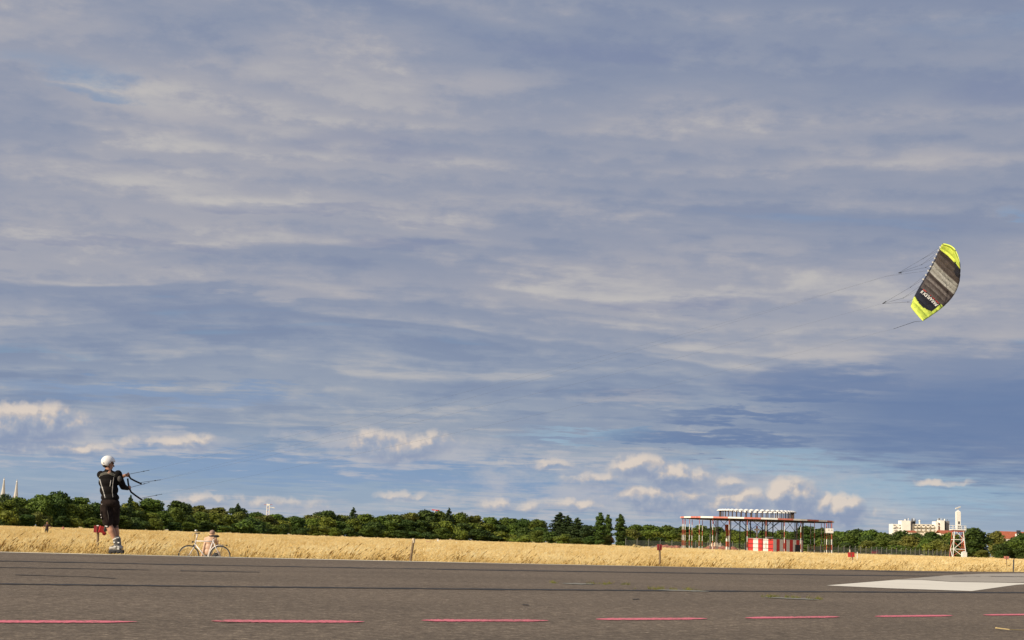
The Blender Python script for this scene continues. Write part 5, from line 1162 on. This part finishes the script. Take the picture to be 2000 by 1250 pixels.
ax_ = at(1800, hor(1800), D2); apt = thing('apartment_block', 'white flat-roofed apartment block with balconies above the trees', 'building', (ax_.x, D2, -0.3))
blk(apt, 'wall', 1743.5, 1763, 1023.6, BW); blk(apt, 'stair_tower', 1761.2, 1778.8, 1016.8, BW, -2.0, 10); blk(apt, 'stair_tower', 1779.2, 1782, 1017.2, SHADE_SIDE, 0, 8); blk(apt, 'roof_house', 1783, 1788.5, 1016.5, DARK, 3, 5)  # grey strip: shaded right side of the white tower, put into the colour
blk(apt, 'wall', 1781.5, 1829.5, 1023.8, BC, 0.5); blk(apt, 'stair_tower', 1828, 1836.5, 1018.5, BW, -1.0, 10); blk(apt, 'stair_tower', 1836.6, 1845.4, 1016.5, BW, -2.5, 10); blk(apt, 'stair_tower', 1845.6, 1848, 1017.0, DARK, 1, 8); blk(apt, 'stair_tower', 1848.2, 1855, 1017.6, SHADE_SIDE, 0, 9)  # dark and grey right-hand strips paint in the shaded side of the towers
def opening(x0, x1, y0, y1, bm=BW, dy=-0.3, rail_=True):
    a, c = at(x0, y0, D2 + dy), at(x1, y1, D2 + dy); w = MB().box(((a.x + c.x) / 2, D2 + dy, (a.z + c.z) / 2), (c.x - a.x, 0.5, a.z - c.z)).build('window', GLB, apt)
    if rail_: MB().box(((a.x + c.x) / 2, D2 + dy - 0.65, c.z - 0.25), ((c.x - a.x) * 1.25, 0.9, 0.9)).build('balcony', bm, w)
for x in (1745.2, 1756.5): opening(x, x + 3.6, 1025.3, 1027.4); opening(x, x + 3.6, 1031.6, 1033.8)
for x in (1786.5, 1793, 1802, 1811, 1820): opening(x, x + 3.8, 1025.5, 1028.0, BC if x < 1800 else BW); opening(x, x + 3.8, 1032.0, 1034.4, BW)
for y in (1021, 1027, 1031, 1035): opening(1832.8, 1835.6, y, y + 2.6, BR, -1.3, True)
for i, (x, y) in enumerate([(1768, 1014), (1770.5, 1012.5), (1774, 1012), (1781.5, 1013), (1785, 1012), (1788, 1014), (1796, 1018), (1829, 1015), (1832, 1013), (1834.5, 1012), (1838, 1013), (1842, 1012), (1845, 1013.5), (1850, 1014)]):
    p = at(x, y, D2 + 2); zb = p.z - (hor(x) * 0 + 6) * k2; MB().tube([(p.x, D2 + 2, zb), (p.x, D2 + 2, p.z)], 0.22 if i % 3 else 0.55, 6).build('flue' if i % 3 == 0 else 'aerial', STEEL if i % 2 else WHITE, apt)
p = at(1796, 1017.2, D2 + 2); MB().ball(p, 0.8, 8).build('satellite_dish', WHITE, apt)
def house(label, x0, x1, yridge, yeave, D, wall, dep=10.0, base=-0.4):
    a, c = at(x0, hor(x0), D), at(x1, hor(x1), D); zr = at((x0 + x1) / 2, yridge, D).z; ze = at((x0 + x1) / 2, yeave, D).z; cx = (a.x + c.x) / 2; w = c.x - a.x
    o = thing('tiled_house', label, 'house', (cx, D, base)); MB().box((cx, D + dep / 2, (ze + base) / 2), (w, dep, ze - base)).build('wall', wall, o); e = 0.4
    xs_ = (cx - w / 2 - e, cx + w / 2 + e); vs = [(x, y, z) for x in xs_ for y, z in ((D - e, ze - 0.15), (D + dep / 2, zr), (D + dep + e, ze - 0.15), (D - e, ze + 0.003), (D + dep / 2, zr + 0.2), (D + dep + e, ze + 0.003))]
    rf = MB().add(vs, [(3, 9, 10, 4), (4, 10, 11, 5), (0, 1, 7, 6), (1, 2, 8, 7), (0, 3, 4, 1), (1, 4, 5, 2), (6, 7, 10, 9), (7, 8, 11, 10), (0, 6, 9, 3), (2, 5, 11, 8)]).build('roof', TILE, o)
    for i in range(max(1, int(w / 3.2))): q = cx - w / 2 + 1.6 + 3.2 * i; f = MB().box((q, D - 0.02, ze - 1.6), (1.1, 0.12, 1.3)).build('window', WHITE, o); MB().box((q, D - 0.07, ze - 1.6), (0.9, 0.08, 1.1)).build('pane', GLB, f)
    return o, rf, (cx, zr, ze, w)
o, rf, inf = house('white house with a large orange tiled roof at the right edge', 1962, 2040, 1039.5, 1052, 620.0, BW)
MB().box((inf[0] - 2.0, 619.2, inf[2] + 0.7), (3.0, 2.4, 2.2)).build('dormer', BW, rf); MB().box((at(1991, 1, 620).x * 0 + xof(1990, 622), 622, inf[1] - 0.1), (1.3, 1.2, 1.6)).build('chimney', DARK, rf)
house('small house with a bright orange roof showing above the trees', 1707.5, 1719.5, 1040.5, 1047, 700.0, BC, 8)
house('long dark red roof showing between apartment block and tower', 1838, 1862, 1036.5, 1041.5, 760.0, BC, 9)
house('cream house half hidden in the trees below the apartment block', 1773, 1790, 1036.8, 1039.2, 900.0, BC, 9)
# twin spires
D3 = 1700.0; k3 = D3 / FPX; cx3 = at(20.5, hor(20), D3); ch = thing('church', 'pale church with two slender pointed spires rising behind the wood', 'church', (cx3.x, D3, -0.3)); STONE = mat('pale_stone', (0.50, 0.48, 0.45), var=0.15, scale=0.2)
for px, ytop in ((8.5, 932), (33.5, 935.5)):
    zt = at(px, ytop, D3).z; x = xof(px, D3) + 0.0; lean_x = at(px, ytop, D3).x; x = lean_x
    ze = zt - 38 * k3; MB().box((x, D3, (ze - 0.3) / 2), (5.4, 5.4, ze + 0.3)).build('tower', STONE, ch)
    sp = MB().lathe([(2.5, ze + 0.003), (2.35, ze + 6.5 * k3), (1.5, ze + 18 * k3), (0.75, zt - 6 * k3), (0.12, zt)], (x, D3, 0), 8).build('spire', STONE, ch); MB().ball((x, D3, zt - 5 * k3), 0.9, 8).build('finial', WHITE, sp)
    for s_ in (-1, 1): MB().lathe([(0.7, ze + 0.01), (0.06, ze + 6 * k3)], (x + s_ * 2.1, D3 - 2.1, 0), 6).build('pinnacle', STONE, ch)
nx = xof(21, D3); MB().box((nx, D3 + 22, 9), (13, 40, 18.6)).build('nave', STONE, ch)
# distant mast
D4 = 1500.0; k4 = D4 / FPX; mx = at(523, 1003, D4).x; zt4 = at(523.5, 984, D4).z; mast = thing('radio_mast', 'distant white lattice mast with short arms above the wood', 'mast', (mx, D4, -0.3))
for dx, tp in ((-1.1, 983.5), (1.3, 987)): MB().tube([(mx + dx * 1.25, D4, -0.3), (mx + dx, D4, at(523, tp, D4).z)], 0.38, 6).build('upright', WHITE, mast)
for i in range(8): z = zt4 - 2 - i * 1.6; MB().tube([(mx - 1.2, D4, z), (mx + 1.4, D4, z - 1.2 if i % 2 else z + 1.2)], 0.18, 5).build('lacing', REDW if i % 2 else WHITE, mast)
MB().box((mx, D4, zt4 - 0.9), (3.2, 1.0, 1.6)).build('mast_head', WHITE, mast)
z = at(530, 991.5, D4).z; MB().tube([(mx + 1, D4, z + 0.5), (mx + 6.6, D4, z - 0.2)], 0.28, 6).build('arm', WHITE, mast); MB().ball((mx + 5.2, D4, z), 0.6, 8).build('lamp', WHITE, mast); MB().tube([(mx - 4, D4, zt4 - 1), (mx + 4, D4, zt4 - 0.6)], 0.2, 5).build('arm', REDW, mast)
# red and white crane tip
z = at(850, 996.5, 1400).z; xq = xof(850, 1400) ; xq = at(850, 996.5, 1400).x; cr_ = thing('crane', 'red and white crane tip just visible over the wood', 'crane', (xq, 1400, -0.3)); MB().tube([(xq, 1400, -0.3), (xq, 1400, z)], 0.5, 6).build('crane_mast', WHITE, cr_); MB().tube([(xq - 3, 1400, z + 0.3), (xq + 4, 1400, z - 0.3)], 0.45, 6).build('jib', RED, cr_)

# ------------------------------------------------------------------ people far out in the meadow
def figure(label, px, feet_y, top_y, D, top_m, leg_m, pose, skin=SKIN, vox=0.03):
    f = at(px, hor(px), D); gz2 = ground_z(f.x, D); ht_ = at(px, top_y, D).z - gz2; k = ht_ / 1.75; o = thing('person', label, 'person', (f.x, D, gz2))
    if pose == 'kneel': k = 1.02
    dz_ = -0.52 if pose == 'kneel' else 0.0
    P = lambda x, y, z: Vector((f.x + x * k, D + y * k, gz2 + (max(z + dz_, z * 0.12)) * k)); b = MB()
    b.ball(P(0, 0, 1.63), (0.085 * k, 0.1 * k, 0.12 * k)); b.limb([P(0, 0, 1.52), P(0, 0, 1.42)], [0.055 * k, 0.07 * k]); b.ball(P(0, 0, 1.3), (0.19 * k, 0.12 * k, 0.18 * k)); b.ball(P(0, 0, 1.05), (0.155 * k, 0.11 * k, 0.2 * k))
    for s_ in (-1, 1):
        b.limb([P(0.09 * s_, 0, 0.92), P(0.11 * s_, -0.03, 0.5), P(0.12 * s_, 0.02, 0.08)], [0.09 * k, 0.06 * k, 0.045 * k]); b.limb([P(0.12 * s_, 0.02, 0.04), P(0.13 * s_, -0.16, 0.03)], [0.045 * k, 0.035 * k])
        hand = P(0.22 * s_, -0.1, 1.0) if pose in ('hips', 'kneel') else (P(0.2 * s_, -0.35, 1.2) if pose == 'reach' else P(0.27 * s_, -0.02, 0.78)); elb = P(0.42 * s_, 0.05, 1.14) if pose in ('hips', 'kneel') else P(0.25 * s_, 0.0, 1.08)
        b.limb([P(0.18 * s_, 0, 1.4), elb, hand], [0.058 * k, 0.045 * k, 0.035 * k])
        for q in range(5): b.limb([hand, hand + Vector(((-0.03 + 0.015 * q) * k, -0.04 * k, -0.06 * k))], [0.02 * k, 0.012 * k], 6)
    shell(b, vox * k, 'body', skin, o, 1)
    t = MB(); t.ball(P(0, 0, 1.3), (0.21 * k, 0.14 * k, 0.19 * k)); t.ball(P(0, 0, 1.05), (0.175 * k, 0.13 * k, 0.2 * k))
    for s_ in (-1, 1): t.limb([P(0.18 * s_, 0, 1.4), (P(0.30 * s_, 0.02, 1.27) if pose in ('hips', 'kneel') else P(0.21 * s_, 0, 1.26))], [0.075 * k, 0.065 * k])
    shell(t, vox * k, 'shirt', top_m, o, 1); t = MB(); t.ball(P(0, 0, 0.92), (0.175 * k, 0.13 * k, 0.12 * k))
    for s_ in (-1, 1): t.limb([P(0.09 * s_, 0, 0.88), P(0.11 * s_, -0.02, 0.52)], [0.105 * k, 0.085 * k])
    shell(t, vox * k, 'trousers', leg_m, o, 1); MB().ball(P(0, 0.02, 1.67), (0.098 * k, 0.112 * k, 0.1 * k), 10).build('hair', mat('dark_hair', (0.025, 0.018, 0.012), rough=0.8), o, smooth=True)
figure('person in a dark top kneeling with elbows out in the left meadow', 92, 1040, 1020.5, 165.0, mat('dark_maroon_shirt', (0.035, 0.012, 0.012)), mat('black_trousers', (0.012, 0.012, 0.013)), 'kneel')
figure('small person in pink standing right of the dark low bench', 123.5, 1043, 1027.5, 164.0, mat('pink_shirt', (0.60, 0.24, 0.22)), mat('pink_shorts', (0.55, 0.28, 0.24)), 'reach')
figure('tiny person in a rose top at the foot of the wood left of the goal', 1043, 1068, 1060.5, 330.0, mat('rose_shirt', (0.5, 0.2, 0.2)), mat('black_trousers', (0.012, 0.012, 0.013)), 'down')
a = at(109, 1038, 166.0); gz2 = ground_z(a.x, 166); bn = thing('low_bench', 'low dark bench between the two people in the left meadow', 'bench', (a.x, 166, gz2)); MB().box((a.x, 166, a.z), (1.25, 0.4, 0.10)).build('seat', DARK, bn)
for s_ in (-0.5, 0.5): MB().box((a.x + s_, 166, (a.z - 0.052 + gz2) / 2), (0.1, 0.35, a.z - 0.052 - gz2)).build('leg', DARK, bn)
a = at(855.5, 1056, 210.0); gz2 = ground_z(a.x, 210); w_ = 0.16; zt = at(855.5, 1052, 210).z
tag(MB().add([(a.x - 0.3, 209.7, gz2), (a.x + 0.3, 209.7, gz2), (a.x + 0.3, 210.3, gz2), (a.x - 0.3, 210.3, gz2), (a.x, 210, zt)], [(0, 1, 4), (1, 2, 4), (2, 3, 4), (3, 0, 4), (3, 2, 1, 0)]).build('cone_marker', WHITE), 'small pale pointed marker at the foot of the wood', 'marker')
# a straw on the asphalt, bottom right
p0, p1, p2 = gp(1946, 1226.5, 0.012), gp(1972, 1229.5, 0.02), gp(2030, 1232, 0.012)
tw = MB().tube([p0, p1, p2], [0.005, 0.0035, 0.003], 6); tw.ball(p0, (0.009, 0.007, 0.007), 8); tag(tw.build('dry_straw', mat('straw_piece', (0.52, 0.40, 0.19))), 'dry straw lying on the asphalt at the bottom right', 'straw')
